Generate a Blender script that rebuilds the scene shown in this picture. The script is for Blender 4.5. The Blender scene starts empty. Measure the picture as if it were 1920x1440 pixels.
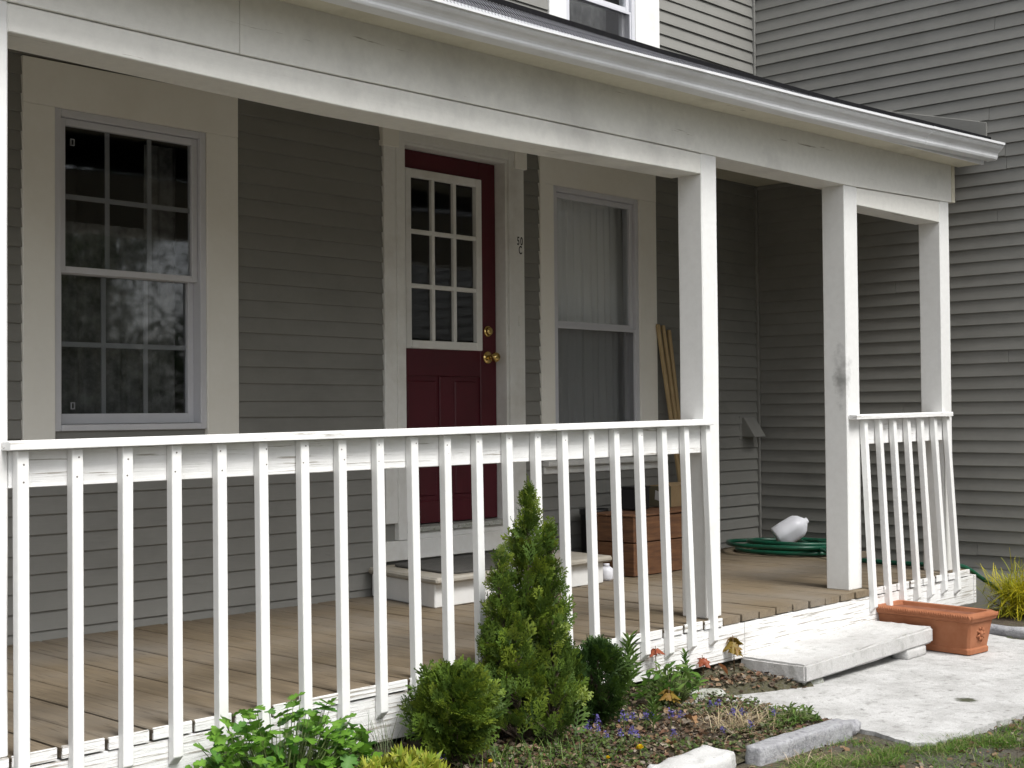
import bpy, bmesh, math, random
import numpy as np
from mathutils import Vector, Matrix, Euler
R = random.Random(7); NR = np.random.RandomState(11)
sc = bpy.context.scene
COL = sc.collection
# ---------------------------------------------------------------- camera
yaw, pit, rol = 0.7542, 0.0219, -0.0086
fw = Vector((math.cos(yaw)*math.cos(pit), math.sin(yaw)*math.cos(pit), math.sin(pit)))
r1 = Vector((math.sin(yaw), -math.cos(yaw), 0)); u1 = r1.cross(fw)
r2 = math.cos(rol)*r1 + math.sin(rol)*u1; u2 = -math.sin(rol)*r1 + math.cos(rol)*u1
cd = bpy.data.cameras.new('camera'); cam = bpy.data.objects.new('camera', cd); COL.objects.link(cam)
cd.sensor_width = 36; cd.lens = 2566.9/1920*36; cd.clip_start = .05; cd.clip_end = 2000
M = Matrix((r2, u2, -fw)).transposed().to_4x4(); M.translation = Vector((-0.8453, -3.5988, 0.9289))
cam.matrix_world = M; sc.camera = cam
# ---------------------------------------------------------------- sky, sun, exposure
SUN_DIR = Vector((-0.08, -1.0, 1.40)).normalized()
w = bpy.data.worlds.new('World'); sc.world = w; w.use_nodes = True
nt = w.node_tree; nt.nodes.clear()
sky = nt.nodes.new('ShaderNodeTexSky'); sky.sky_type = 'NISHITA'; sky.sun_disc = False
sky.sun_elevation = math.asin(SUN_DIR.z); sky.sun_rotation = math.pi
sky.air_density = 1.0; sky.dust_density = 3.0
hs = nt.nodes.new('ShaderNodeHueSaturation'); hs.inputs['Saturation'].default_value = .22
bg = nt.nodes.new('ShaderNodeBackground'); bg.inputs['Strength'].default_value = .10
ow = nt.nodes.new('ShaderNodeOutputWorld')
nt.links.new(sky.outputs[0], hs.inputs['Color']); nt.links.new(hs.outputs[0], bg.inputs['Color']); nt.links.new(bg.outputs[0], ow.inputs['Surface'])
sl = bpy.data.lights.new('sun', 'SUN'); sl.energy = 1.4; sl.angle = math.radians(22); sl.color = (1, .985, .955)
so = bpy.data.objects.new('sun', sl); COL.objects.link(so); so.rotation_euler = SUN_DIR.to_track_quat('Z', 'Y').to_euler(); so.location = (0, -20, 20)
sc.view_settings.view_transform = 'Standard'; sc.view_settings.look = 'None'
sc.view_settings.exposure = 1.22; sc.view_settings.gamma = 1; sc.view_settings.use_curve_mapping = False
sc.render.engine = 'CYCLES'; sc.cycles.max_bounces = 6; sc.cycles.diffuse_bounces = 4; sc.cycles.glossy_bounces = 3; sc.cycles.transparent_max_bounces = 12
D, XW = 1.792, 7.443            # back wall plane y, side wall plane x
# ---------------------------------------------------------------- materials
def newmat(name):
    m = bpy.data.materials.new(name); m.use_nodes = True
    n = m.node_tree; n.nodes.clear()
    out = n.nodes.new('ShaderNodeOutputMaterial'); b = n.nodes.new('ShaderNodeBsdfPrincipled')
    n.links.new(b.outputs[0], out.inputs[0]); return m, n, b, out
def coords(n, scale=(1, 1, 1), rand=False):
    g = n.nodes.new('ShaderNodeNewGeometry'); mp = n.nodes.new('ShaderNodeMapping'); mp.inputs['Scale'].default_value = scale
    src = g.outputs['Position']
    if rand:
        oi = n.nodes.new('ShaderNodeObjectInfo'); ad = n.nodes.new('ShaderNodeVectorMath'); ad.operation = 'MULTIPLY_ADD'
        cb = n.nodes.new('ShaderNodeCombineXYZ')
        for k in range(3): n.links.new(oi.outputs['Random'], cb.inputs[k])
        n.links.new(cb.outputs[0], ad.inputs[0]); ad.inputs[1].default_value = (13, 17, 19); n.links.new(src, ad.inputs[2]); src = ad.outputs[0]
    n.links.new(src, mp.inputs['Vector']); return mp.outputs[0]
def noise(n, vec, scale, detail=6, rough=.6):
    t = n.nodes.new('ShaderNodeTexNoise'); t.inputs['Scale'].default_value = scale; t.inputs['Detail'].default_value = detail; t.inputs['Roughness'].default_value = rough
    n.links.new(vec, t.inputs['Vector']); return t.outputs[0]
def ramp(n, fac, stops):
    r = n.nodes.new('ShaderNodeValToRGB'); e = r.color_ramp.elements
    while len(e) < len(stops): e.new(.5)
    for k, (p, c) in enumerate(stops):
        e[k].position = p; e[k].color = (c, c, c, 1) if not isinstance(c, tuple) else (*c, 1)
    n.links.new(fac, r.inputs[0]); return r.outputs[0]
def mix(n, fac, a, b):
    m = n.nodes.new('ShaderNodeMix'); m.data_type = 'RGBA'
    for s, v in ((6, a), (7, b)):
        if isinstance(v, tuple): m.inputs[s].default_value = (*v, 1)
        else: n.links.new(v, m.inputs[s])
    if isinstance(fac, float): m.inputs[0].default_value = fac
    else: n.links.new(fac, m.inputs[0])
    return m.outputs[2]
def bump(n, b, h, strength=.3, dist=.003):
    bp = n.nodes.new('ShaderNodeBump'); bp.inputs['Strength'].default_value = strength; bp.inputs['Distance'].default_value = dist
    n.links.new(h, bp.inputs['Height']); n.links.new(bp.outputs[0], b.inputs['Normal'])
MATS = {}
def paint(name, base, stain, stain_lo=.52, stain_hi=.75, chip=None, chip_lo=.70, grain=(1, 1, 1), grain_amt=.25, rough=.55, sc1=2.2, rand=False, smudge=None, dt=6, gs=9, tone=0):
    m, n, b, o = newmat(name)
    v = coords(n, rand=rand)
    c = mix(n, ramp(n, noise(n, v, sc1, 7, .62), [(stain_lo, 0.), (stain_hi, 1.)]), base, stain)
    if tone:
        oi = n.nodes.new('ShaderNodeObjectInfo'); c = mix(n, ramp(n, oi.outputs['Random'], [(0., 0.), (1., tone)]), c, (.27, .265, .25))
        c = mix(n, ramp(n, noise(n, coords(n, (.5, .5, .9)), 3.1, 6, .65), [(.50, 0.), (.80, .55)]), c, (.13, .128, .118))
    fine = noise(n, v, 30, 5, .65)
    c = mix(n, ramp(n, fine, [(.35, 0.), (.75, .22)]), c, stain)
    gv = coords(n, grain, rand)
    gn = noise(n, gv, gs, dt, .7)
    if smudge:                                   # a hand-worn dirty patch at one place
        sb_ = n.nodes.new('ShaderNodeVectorMath'); sb_.operation = 'SUBTRACT'; sb_.inputs[1].default_value = smudge; n.links.new(v, sb_.inputs[0])
        ml = n.nodes.new('ShaderNodeVectorMath'); ml.operation = 'MULTIPLY'; ml.inputs[1].default_value = (6, 9, 3.2); n.links.new(sb_.outputs[0], ml.inputs[0])
        le = n.nodes.new('ShaderNodeVectorMath'); le.operation = 'LENGTH'; n.links.new(ml.outputs[0], le.inputs[0])
        ma = n.nodes.new('ShaderNodeMath'); ma.operation = 'MULTIPLY_ADD'; n.links.new(noise(n, v, 14, 5, .6), ma.inputs[0]); ma.inputs[1].default_value = 1.1; n.links.new(le.outputs['Value'], ma.inputs[2])
        c = mix(n, ramp(n, ma.outputs[0], [(.55, .75), (1.0, 0.)]), c, (.20, .20, .19))
    if chip:
        cn = ramp(n, gn, [(chip_lo, 0.), (chip_lo+.035, 1.)])
        c = mix(n, cn, c, chip)
    n.links.new(c, b.inputs['Base Color']); b.inputs['Roughness'].default_value = rough; b.inputs['Specular IOR Level'].default_value = .35
    bump(n, b, gn, grain_amt, .004)
    MATS[name] = m
WOOD = (.30, .26, .21)
paint('white_paint', (.80, .80, .785), (.64, .63, .60), .55, .85, WOOD, .745, (2, 2, .35), .2, rand=True)
paint('post_paint', (.77, .77, .755), (.52, .51, .49), .60, .95, WOOD, .79, (3, 3, .3), .12, sc1=1.0, smudge=(5.53, .04, 1.13))
paint('beam_paint', (.79, .78, .735), (.50, .49, .47), .54, .82, (.30, .27, .21), .655, (.12, 2, 3.4), .3, sc1=1.7)
paint('soffit_paint', (.70, .66, .54), (.42, .38, .28), .52, .78, (.30, .26, .18), .68, (.22, 2, 2), .3, sc1=2)
paint('peeling_paint', (.80, .80, .79), (.66, .65, .63), .5, .8, (.36, .33, .29), .55, (.17, 3, 6.5), 1., rand=False, gs=18, dt=8)
paint('rail_paint', (.82, .82, .81), (.66, .65, .62), .55, .85, (.38, .35, .31), .60, (.16, 3, 6), .7, gs=14, dt=7)
paint('cream_paint', (.88, .865, .81), (.78, .755, .68), .45, .8, (.25, .21, .15), .80, (2, 2, .4), .2, sc1=1.4)
paint('jamb_paint', (.78, .78, .755), (.55, .53, .48), .5, .8, (.2, .17, .13), .79, (2, 2, .4), .2, sc1=2.4)
paint('vinyl', (.62, .625, .66), (.52, .52, .55), .5, .9, None, .7, (1, 1, 1), .03, .4)
paint('grille', (.26, .265, .285), (.20, .20, .22), .5, .9, None, .7, (1, 1, 1), .03, .5)
paint('gutter_paint', (.80, .81, .83), (.62, .62, .63), .5, .85, None, .7, (.3, 1, 1), .05, .32, sc1=3)
paint('siding_paint', (.232, .229, .211), (.195, .192, .176), .42, .78, (.10, .10, .095), .80, (.25, .25, 3), .35, .6, 1.8, True, tone=.22)
paint('foundation_paint', (.58, .58, .56), (.38, .37, .34), .45, .75, None, .7, (1, 1, 1), .5, .8, 4)
paint('ceiling_paint', (.62, .59, .48), (.45, .42, .33), .5, .8, None, .7, (1, 1, 1), .1)
paint('door_paint', (.088, .010, .018), (.055, .008, .012), .4, .8, None, .7, (1, 1, .3), .06, .38)
def simple(name, col, rough=.5, metal=0., spec=.5, var=None, vs=6, bmp=0., bs=20):
    m, n, b, o = newmat(name)
    v = coords(n)
    if var:
        c = mix(n, ramp(n, noise(n, v, vs, 7, .65), [(.35, 0.), (.7, 1.)]), col, var); n.links.new(c, b.inputs['Base Color'])
    else: b.inputs['Base Color'].default_value = (*col, 1)
    b.inputs['Roughness'].default_value = rough; b.inputs['Metallic'].default_value = metal; b.inputs['Specular IOR Level'].default_value = spec
    if bmp: bump(n, b, noise(n, v, bs, 8, .7), bmp, .006)
    MATS[name] = m; return m, n, b
simple('brass', (.72, .52, .20), .18, 1.)
simple('nail_metal', (.16, .14, .125), .6, .3)
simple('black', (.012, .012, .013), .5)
simple('shingle', (.010, .010, .012), 1., spec=.05, var=(.018, .018, .018), vs=60)
simple('wire', (.33, .33, .35), .4, .8)
simple('interior', (.10, .098, .095), .9)
simple('mat_fibre', (.075, .073, .068), .95, var=(.11, .105, .095), vs=25, bmp=.8, bs=120)
simple('hose_rubber', (.006, .095, .052), .35, var=(.01, .06, .035), vs=9)
simple('cardboard', (.30, .215, .115), .85, var=(.22, .15, .075), vs=5, bmp=.1)
simple('olive_card', (.12, .105, .062), .85, var=(.09, .08, .048), vs=5)
simple('label_paper', (.5, .5, .48), .7)
simple('terracotta', (.28, .095, .038), .85, var=(.38, .155, .075), vs=7, bmp=.35, bs=35)
simple('terracotta_dark', (.16, .055, .025), .9, var=(.24, .09, .045), vs=10, bmp=.3)
simple('pole_wood', (.47, .345, .18), .55, var=(.36, .25, .12), vs=4)
simple('trunk_bark', (.075, .052, .034), .95, var=(.04, .03, .02), vs=30, bmp=.8, bs=60)
simple('stem_green', (.10, .14, .035), .7)
simple('stem_brown', (.13, .075, .035), .8)
simple('step_tread', (.33, .29, .22), .75, var=(.46, .44, .40), vs=4, bmp=.2)
def concrete(name, a, bcol, spot, spot_lo, s1=3, bs=40, bamt=.5, smudge=None):
    m, n, b, o = newmat(name); v = coords(n)
    c = mix(n, ramp(n, noise(n, v, s1, 9, .68), [(.36, 0.), (.66, 1.)]), a, bcol)
    c = mix(n, ramp(n, noise(n, v, s1*4.5, 5, .65), [(spot_lo-.12, 0.), (spot_lo, .5), (spot_lo+.08, 1.)]), c, spot)
    c = mix(n, ramp(n, noise(n, v, 55, 4, .7), [(.62, 0.), (.68, .75)]), c, spot)
    c = mix(n, ramp(n, noise(n, v, 160, 3, .7), [(.40, 0.), (.72, .4)]), c, spot)
    if smudge:
        sb_ = n.nodes.new('ShaderNodeVectorMath'); sb_.operation = 'SUBTRACT'; sb_.inputs[1].default_value = smudge; n.links.new(v, sb_.inputs[0])
        le = n.nodes.new('ShaderNodeVectorMath'); le.operation = 'LENGTH'; n.links.new(sb_.outputs[0], le.inputs[0])
        ma = n.nodes.new('ShaderNodeMath'); ma.operation = 'MULTIPLY_ADD'; n.links.new(noise(n, v, 30, 5, .6), ma.inputs[0]); ma.inputs[1].default_value = .09; n.links.new(le.outputs['Value'], ma.inputs[2])
        c = mix(n, ramp(n, ma.outputs[0], [(.075, .95), (.10, 0.)]), c, (.055, .06, .03))
    n.links.new(c, b.inputs['Base Color']); b.inputs['Roughness'].default_value = .9; b.inputs['Specular IOR Level'].default_value = .25
    bump(n, b, noise(n, v, bs, 9, .75), bamt, .010); MATS[name] = m
concrete('concrete', (.64, .637, .63), (.42, .415, .405), (.20, .195, .18), .66, 4.5, 30, .9, (4.72, -1.0, -.30))
concrete('slab_concrete', (.615, .613, .605), (.47, .46, .45), (.29, .29, .27), .68, 4, 30, .5)
concrete('block_stone', (.50, .50, .48), (.33, .34, .30), (.16, .18, .10), .64, 8, 60, .7)
concrete('granite', (.46, .46, .475), (.32, .32, .335), (.20, .20, .215), .62, 9, 45, 1.)
# deck wood: grain runs along y
m, n, b, o = newmat('deck_wood')
v = coords(n, (9, .55, 9), True)
gr = noise(n, v, 6, 8, .65)
c = mix(n, ramp(n, gr, [(.30, 0.), (.72, 1.)]), (.235, .184, .120), (.128, .098, .062))
oi = n.nodes.new('ShaderNodeObjectInfo')
c = mix(n, ramp(n, oi.outputs['Random'], [(0., 0.), (1., .45)]), c, (.215, .175, .13))
pv = coords(n)
c = mix(n, ramp(n, noise(n, pv, 1.1, 6, .6), [(.46, 0.), (.70, .75)]), c, (.225, .205, .178))
c = mix(n, ramp(n, noise(n, coords(n, (22, .8, 22), True), 7, 4, .6), [(.61, 0.), (.67, .85)]), c, (.055, .040, .026))
n.links.new(c, b.inputs['Base Color']); b.inputs['Roughness'].default_value = .72; b.inputs['Specular IOR Level'].default_value = .3
bump(n, b, gr, .5, .003); MATS['deck_wood'] = m
# rough crate wood
m, n, b, o = newmat('crate_wood')
v = coords(n, (.8, .8, 8), True); gr = noise(n, v, 8, 7, .65)
c = mix(n, ramp(n, gr, [(.32, 0.), (.68, 1.)]), (.19, .088, .038), (.09, .040, .020))
n.links.new(c, b.inputs['Base Color']); b.inputs['Roughness'].default_value = .7; bump(n, b, gr, .4, .004); MATS['crate_wood'] = m
# window glass: thin pane
m, n, b, o = newmat('glass'); n.nodes.remove(b)
tr = n.nodes.new('ShaderNodeBsdfTransparent'); tr.inputs[0].default_value = (.93, .94, .94, 1)
gl = n.nodes.new('ShaderNodeBsdfGlossy'); gl.inputs['Roughness'].default_value = .035; gl.inputs[0].default_value = (.95, .97, 1, 1)
fr = n.nodes.new('ShaderNodeFresnel'); gb = n.nodes.new('ShaderNodeNewGeometry'); ir = n.nodes.new('ShaderNodeMapRange')
ir.inputs['To Min'].default_value = 1.5; ir.inputs['To Max'].default_value = 1/1.5; n.links.new(gb.outputs['Backfacing'], ir.inputs['Value']); n.links.new(ir.outputs[0], fr.inputs['IOR'])
mx = n.nodes.new('ShaderNodeMixShader'); n.links.new(fr.outputs[0], mx.inputs[0]); n.links.new(tr.outputs[0], mx.inputs[1]); n.links.new(gl.outputs[0], mx.inputs[2])
n.links.new(mx.outputs[0], o.inputs[0])
wv = noise(n, coords(n), 3, 2, .5); bp = n.nodes.new('ShaderNodeBump'); bp.inputs['Strength'].default_value = .05; bp.inputs['Distance'].default_value = .02
n.links.new(wv, bp.inputs['Height']); n.links.new(bp.outputs[0], gl.inputs['Normal']); MATS['glass'] = m
# insect screen
m, n, b, o = newmat('screen'); n.nodes.remove(b)
tr = n.nodes.new('ShaderNodeBsdfTransparent'); df = n.nodes.new('ShaderNodeBsdfDiffuse'); df.inputs[0].default_value = (.10, .10, .105, 1)
mx = n.nodes.new('ShaderNodeMixShader'); mx.inputs[0].default_value = .26
n.links.new(tr.outputs[0], mx.inputs[1]); n.links.new(df.outputs[0], mx.inputs[2]); n.links.new(mx.outputs[0], o.inputs[0]); MATS['screen'] = m
m, n, b = simple('curtain', (.88, .88, .88), .9)
m, n, b = simple('lace', (.20, .20, .195), .9, var=(.05, .05, .05), vs=14)
# translucent plastic jug
m, n, b = simple('jug_plastic', (.80, .81, .86), .38); b.inputs['Subsurface Weight'].default_value = .25; b.inputs['Subsurface Radius'].default_value = (.05, .05, .05)
# foliage: colour from a vertex attribute, some light passes through
def foliage(name, trans=.35, rough=.55):
    m, n, b, o = newmat(name)
    at = n.nodes.new('ShaderNodeAttribute'); at.attribute_name = 'tint'
    n.links.new(at.outputs['Color'], b.inputs['Base Color']); b.inputs['Roughness'].default_value = rough; b.inputs['Specular IOR Level'].default_value = .3
    t = n.nodes.new('ShaderNodeBsdfTranslucent'); n.links.new(at.outputs['Color'], t.inputs[0])
    mx = n.nodes.new('ShaderNodeMixShader'); mx.inputs[0].default_value = trans
    n.links.new(b.outputs[0], mx.inputs[1]); n.links.new(t.outputs[0], mx.inputs[2]); n.links.new(mx.outputs[0], o.inputs[0]); MATS[name] = m
foliage('needles', .25); foliage('leaf', .35, .45); foliage('dry', .1, .85); foliage('petal', .3, .6)
# soil / lawn
def soilmat(name, a, bb, c3, s=5):
    m, n, b, o = newmat(name); v = coords(n)
    c = mix(n, ramp(n, noise(n, v, s, 9, .7), [(.38, 0.), (.62, 1.)]), a, bb)
    c = mix(n, ramp(n, noise(n, v, 1.3, 6, .6), [(.48, 0.), (.62, 1.)]), c, c3)
    c = mix(n, ramp(n, noise(n, v, 90, 4, .7), [(.45, 0.), (.7, .6)]), c, (.16, .15, .135))
    n.links.new(c, b.inputs['Base Color']); b.inputs['Roughness'].default_value = .95; b.inputs['Specular IOR Level'].default_value = .15
    bump(n, b, noise(n, v, 60, 9, .75), .9, .015); MATS[name] = m
soilmat('soil', (.065, .048, .034), (.11, .085, .06), (.085, .08, .045), 18)
soilmat('lawn', (.075, .070, .062), (.125, .118, .105), (.10, .085, .055), 26)
# ---------------------------------------------------------------- mesh helpers
def link(name, me, mat, parent=None):
    if mat is not None:
        me.materials.clear(); me.materials.append(MATS[mat])
    o = bpy.data.objects.new(name, me); COL.objects.link(o)
    if parent is not None: o.parent = parent
    return o
def tag(o, label, cat, group=None):
    o['label'] = label; o['category'] = cat
    if group: o['group'] = group
    return o
def empty(name, loc=(0, 0, 0)):
    o = bpy.data.objects.new(name, None); COL.objects.link(o); o.location = loc; o.empty_display_size = .1; return o
class MB:
    def __init__(s): s.v = []; s.f = []; s.sm = False
    def box(s, x0, x1, y0, y1, z0, z1):
        k = len(s.v)
        s.v += [(x0, y0, z0), (x1, y0, z0), (x1, y1, z0), (x0, y1, z0), (x0, y0, z1), (x1, y0, z1), (x1, y1, z1), (x0, y1, z1)]
        s.f += [tuple(k+i for i in q) for q in ((3, 2, 1, 0), (4, 5, 6, 7), (0, 1, 5, 4), (1, 2, 6, 5), (2, 3, 7, 6), (3, 0, 4, 7))]; return s
    def hexa(s, p):
        k = len(s.v); s.v += list(p)
        s.f += [tuple(k+i for i in q) for q in ((3, 2, 1, 0), (4, 5, 6, 7), (0, 1, 5, 4), (1, 2, 6, 5), (2, 3, 7, 6), (3, 0, 4, 7))]; return s
    def loft(s, secs, closed=True, caps=True):
        k = len(s.v); n = len(secs[0])
        for q in secs: s.v += [tuple(p) for p in q]
        for i in range(len(secs)-1):
            for j in range(n if closed else n-1):
                a, b2 = k+i*n+j, k+i*n+(j+1) % n
                s.f.append((a, b2, b2+n, a+n))
        if caps and closed:
            s.f.append(tuple(k+j for j in reversed(range(n)))); s.f.append(tuple(k+(len(secs)-1)*n+j for j in range(n)))
        return s
    def tube(s, pts, r, n=8, caps=True):
        pts = [Vector(p) for p in pts]; secs = []; up = Vector((0, 0, 1))
        rr = r if isinstance(r, (list, tuple)) else [r]*len(pts)
        for i, p in enumerate(pts):
            t = (pts[min(i+1, len(pts)-1)]-pts[max(i-1, 0)]).normalized()
            a = t.cross(up if abs(t.z) < .95 else Vector((1, 0, 0))).normalized(); b2 = t.cross(a)
            secs.append([p+rr[i]*(math.cos(2*math.pi*j/n)*a+math.sin(2*math.pi*j/n)*b2) for j in range(n)])
        return s.loft(secs, True, caps)
    def lathe(s, prof, n=16, axis='z', at=(0, 0, 0)):
        secs = []
        for r, h in prof:
            q = []
            for j in range(n):
                a = 2*math.pi*j/n; c, d = r*math.cos(a), r*math.sin(a)
                p = {'z': (c, d, h), 'y': (c, h, d), 'x': (h, c, d)}[axis]
                q.append((p[0]+at[0], p[1]+at[1], p[2]+at[2]))
            secs.append(q)
        return s.loft(secs, True, True)
    def mesh(s, name, bev=0., smooth=False, seg=1, fix=True):
        me = bpy.data.meshes.new(name); me.from_pydata(s.v, [], s.f)
        bm = bmesh.new(); bm.from_mesh(me)
        if fix: bmesh.ops.recalc_face_normals(bm, faces=bm.faces)
        if bev: bmesh.ops.bevel(bm, geom=[e for e in bm.edges if e.calc_face_angle(0) > .4], offset=bev, segments=seg, affect='EDGES', profile=.5)
        bm.to_mesh(me); bm.free()
        if smooth: me.shade_smooth()
        return me
    def build(s, name, mat, parent=None, bev=0., smooth=False, seg=1):
        return link(name, s.mesh(name, bev, smooth, seg), mat, parent)
def box(name, mat, parent, x0, x1, y0, y1, z0, z1, bev=.004):
    return MB().box(x0, x1, y0, y1, z0, z1).build(name, mat, parent, bev)
def curve(pts):
    xs = [p[0] for p in pts]; zs = [p[1] for p in pts]
    return lambda x: float(np.interp(x, xs, zs))
def strip(x0, x1, zb, zt, y0, y1, n=14):       # board with bottom/top edges that follow curves
    m = MB(); f = lambda q, x: q(x) if callable(q) else q
    secs = []
    for i in range(n+1):
        x = x0+(x1-x0)*i/n
        secs.append([(x, f(y0, x), f(zb, x)), (x, f(y1, x), f(zb, x)), (x, f(y1, x), f(zt, x)), (x, f(y0, x), f(zt, x))])
    return m.loft(secs)
# ---------------------------------------------------------------- setting: ground, path, bed
PZ = -.30
def structure(o): o['kind'] = 'structure'; return o
def vnoise(x, y, s=1., seed=0):
    return (math.sin(x*3.1*s+seed)*math.cos(y*2.7*s+1.3*seed)+.6*math.sin(x*7.3*s+2.1+seed)*math.sin(y*6.1*s+.7)+.35*math.sin(x*15.7*s+y*11.3*s+seed))/1.95
g = MB(); N = 64
ax = [-600, -120, -40, -14]+[-6+i*.2 for i in range(80)]+[14, 40, 120, 600]
ay = [-600, -120, -40, -14]+[-5+i*.2 for i in range(40)]+[6, 40, 120, 600]
for yv in ay:
    for xv in ax:
        g.v.append((xv, yv, PZ-.018+(.012*vnoise(xv, yv) if abs(xv) < 13 and abs(yv) < 13 else 0)))
for j in range(len(ay)-1):
    for i in range(len(ax)-1):
        k = j*len(ax)+i; g.f.append((k, k+1, k+1+len(ax), k+len(ax)))
structure(g.build('ground', 'lawn', None, smooth=True))
def bedz(x, y): return -.258+.045*max(-1, min(0, y/.85))+.036*max(0, 1+y/.10)+.010*vnoise(x, y, 2.5, 3)-(.09*min(1, max(0, (x-3.98)/.06))*min(1, max(0, (-.13-.42*max(0, x-4.04)-y)/.08)))
g = MB(); nx, ny = 84, 24
for j in range(ny+1):
    for i in range(nx+1):
        x = -.6+5.15*i/nx; y = -.86+.88*j/ny
        g.v.append((x, y, bedz(x, y)))
for j in range(ny):
    for i in range(nx):
        k = j*(nx+1)+i; g.f.append((k, k+1, k+nx+2, k+nx+1))
structure(g.build('planting_bed', 'soil', None, smooth=True))
g = MB()                                         # strip of bed by the side wall
for j in range(9):
    for i in range(9):
        x = 6.62+.82*i/8; y = -1.5+1.5*j/8
        g.v.append((x, y, -.285+.02*vnoise(x, y, 3, 5)))
for j in range(8):
    for i in range(8):
        k = j*9+i; g.f.append((k, k+1, k+10, k+9))
structure(g.build('side_bed', 'soil', None, smooth=True))
out = [(4.12, -.02), (4.06, -.12), (4.03, -.30), (4.06, -.45), (4.03, -.60), (3.99, -.75), (3.96, -.87), (3.945, -.99), (3.89, -1.10), (3.875, -1.17), (3.93, -1.24), (4.08, -1.262), (4.25, -1.262), (4.64, -1.285), (5.2, -1.30), (6.1, -1.32), (6.30, -1.1), (6.33, -.8), (6.36, -.5), (6.45, -.3), (6.5, -.02)]
ol = []
for i in range(len(out)):
    a, b2 = out[i], out[(i+1) % len(out)]; nseg = max(1, int(math.dist(a, b2)/.022))
    for k in range(nseg):
        t = k/nseg; ol.append((a[0]+(b2[0]-a[0])*t+R.uniform(-.006, .006)+.010*vnoise(a[0]*3+t, a[1]*5, 2), a[1]+(b2[1]-a[1])*t+R.uniform(-.006, .006)+.010*vnoise(a[1]*3+t, a[0]*5, 2, 4)))
me = bpy.data.meshes.new('path'); bm = bmesh.new()
vs = [bm.verts.new((x, y, PZ)) for x, y in ol]; fc = bm.faces.new(vs)
r = bmesh.ops.extrude_face_region(bm, geom=[fc]); bmesh.ops.translate(bm, vec=(0, 0, -.06), verts=[e for e in r['geom'] if isinstance(e, bmesh.types.BMVert)])
bmesh.ops.recalc_face_normals(bm, faces=bm.faces); bm.to_mesh(me); bm.free()
structure(link('path', me, 'concrete'))
# ---------------------------------------------------------------- house
house = tag(empty('house', (3.5, D, -.3)), 'grey clapboard house with maroon door, white trimmed windows and side wing', 'house')
def hp(o):                                       # parent keeping world coordinates
    o.parent = house; o.matrix_parent_inverse = Matrix.Translation(-house.location); return o
T = .10
W1 = (2.06, 2.80, .90, 2.235); DR = (4.045, 4.845, .30, 2.385); W2 = (5.255, 6.055, .665, 2.275); W3 = (5.385, 6.045, 3.0, 4.25)
# sheathing with openings
def sheath():
    xs = sorted({-.6, XW+.1, *[W1[0], W1[1], DR[0], DR[1], W2[0], W2[1], W3[0], W3[1]]}); zs = sorted({-.3, 4.6, *[q[k] for q in (W1, DR, W2, W3) for k in (2, 3)]})
    m = MB()
    for i in range(len(xs)-1):
        for j in range(len(zs)-1):
            cx, cz = (xs[i]+xs[i+1])/2, (zs[j]+zs[j+1])/2
            if any(q[0] < cx < q[1] and q[2] < cz < q[3] for q in (W1, DR, W2, W3)): continue
            m.box(xs[i], xs[i+1], D, D+T, zs[j], zs[j+1])
    return m
back_wall = hp(sheath().build('back_wall', 'siding_paint'))
side_wall = hp(box('side_wall', 'siding_paint', None, XW, XW+.1, -3.0, D, -.05, 4.6, 0))
hp(box('foundation', 'foundation_paint', None, XW-.012, XW+.1, -3.0, D, -.6, -.062, .004))
hp(MB().box(-.6, XW+.1, D+2.4, D+2.45, -.3, 4.6).box(-.6, XW+.1, D+T, D+2.4, -.3, .0).box(-.6, XW+.1, D+T, D+2.4, 4.5, 4.6).box(-.6, XW+.1, D+T, D+2.4, 2.55, 2.65)
   .box(-.6, -.55, D+T, D+2.4, 0, 4.5).box(XW, XW+.1, D+T, D+2.4, 0, 4.5).box(3.5, 3.55, D+T, D+2.4, 0, 2.55).box(5.0, 5.05, D+T, D+2.4, 0, 2.55).build('interior_room', 'interior'))
EXPO = .0803
def clap(parent, axis, a, b2, zb, zcut=None):
    n = max(2, int((b2-a)/.35)); secs = []; ph = R.uniform(0, 9); j1 = R.uniform(-.0022, .0022); dt = R.uniform(-.0012, .0015); zt = zb+EXPO+.012
    if zcut: zt = min(zt, zcut)
    for i in range(n+1):
        u = a+(b2-a)*i/n
        z0 = zb+j1+.0016*math.sin(u*2.1+ph)+R.uniform(-.0005, .0005); tb = .0160+dt+.0008*math.sin(u*3.3+ph*2)
        pr = [(0, z0+.0), (tb-.001, z0), (tb, z0+.0015), (.003, zt), (0, zt)]
        secs.append([(u, D-o2, z) if axis == 'x' else (XW-o2, u, z) for o2, z in pr])
    o = MB().loft(secs).build('clapboard', 'siding_paint'); o.parent = parent; o.matrix_parent_inverse = parent.matrix_world.inverted() if False else Matrix.Identity(4)
    return o
bpy.context.view_layer.update()
wall_inv = Matrix.Translation(-house.location)
def splits(a, b2, p):
    if b2-a > 2.2 and R.random() < p:
        s = R.uniform(a+.6, b2-.6); return [(a, s-.0012), (s+.0012, b2)]
    return [(a, b2)]
CAS = [(1.905, 2.985, .80, 2.45), (3.90, 4.985, -.1, 2.60), (5.125, 6.245, .575, 2.475), (5.222, 6.305, 2.9, 4.4)]
z = .039-EXPO
cw = []
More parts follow.
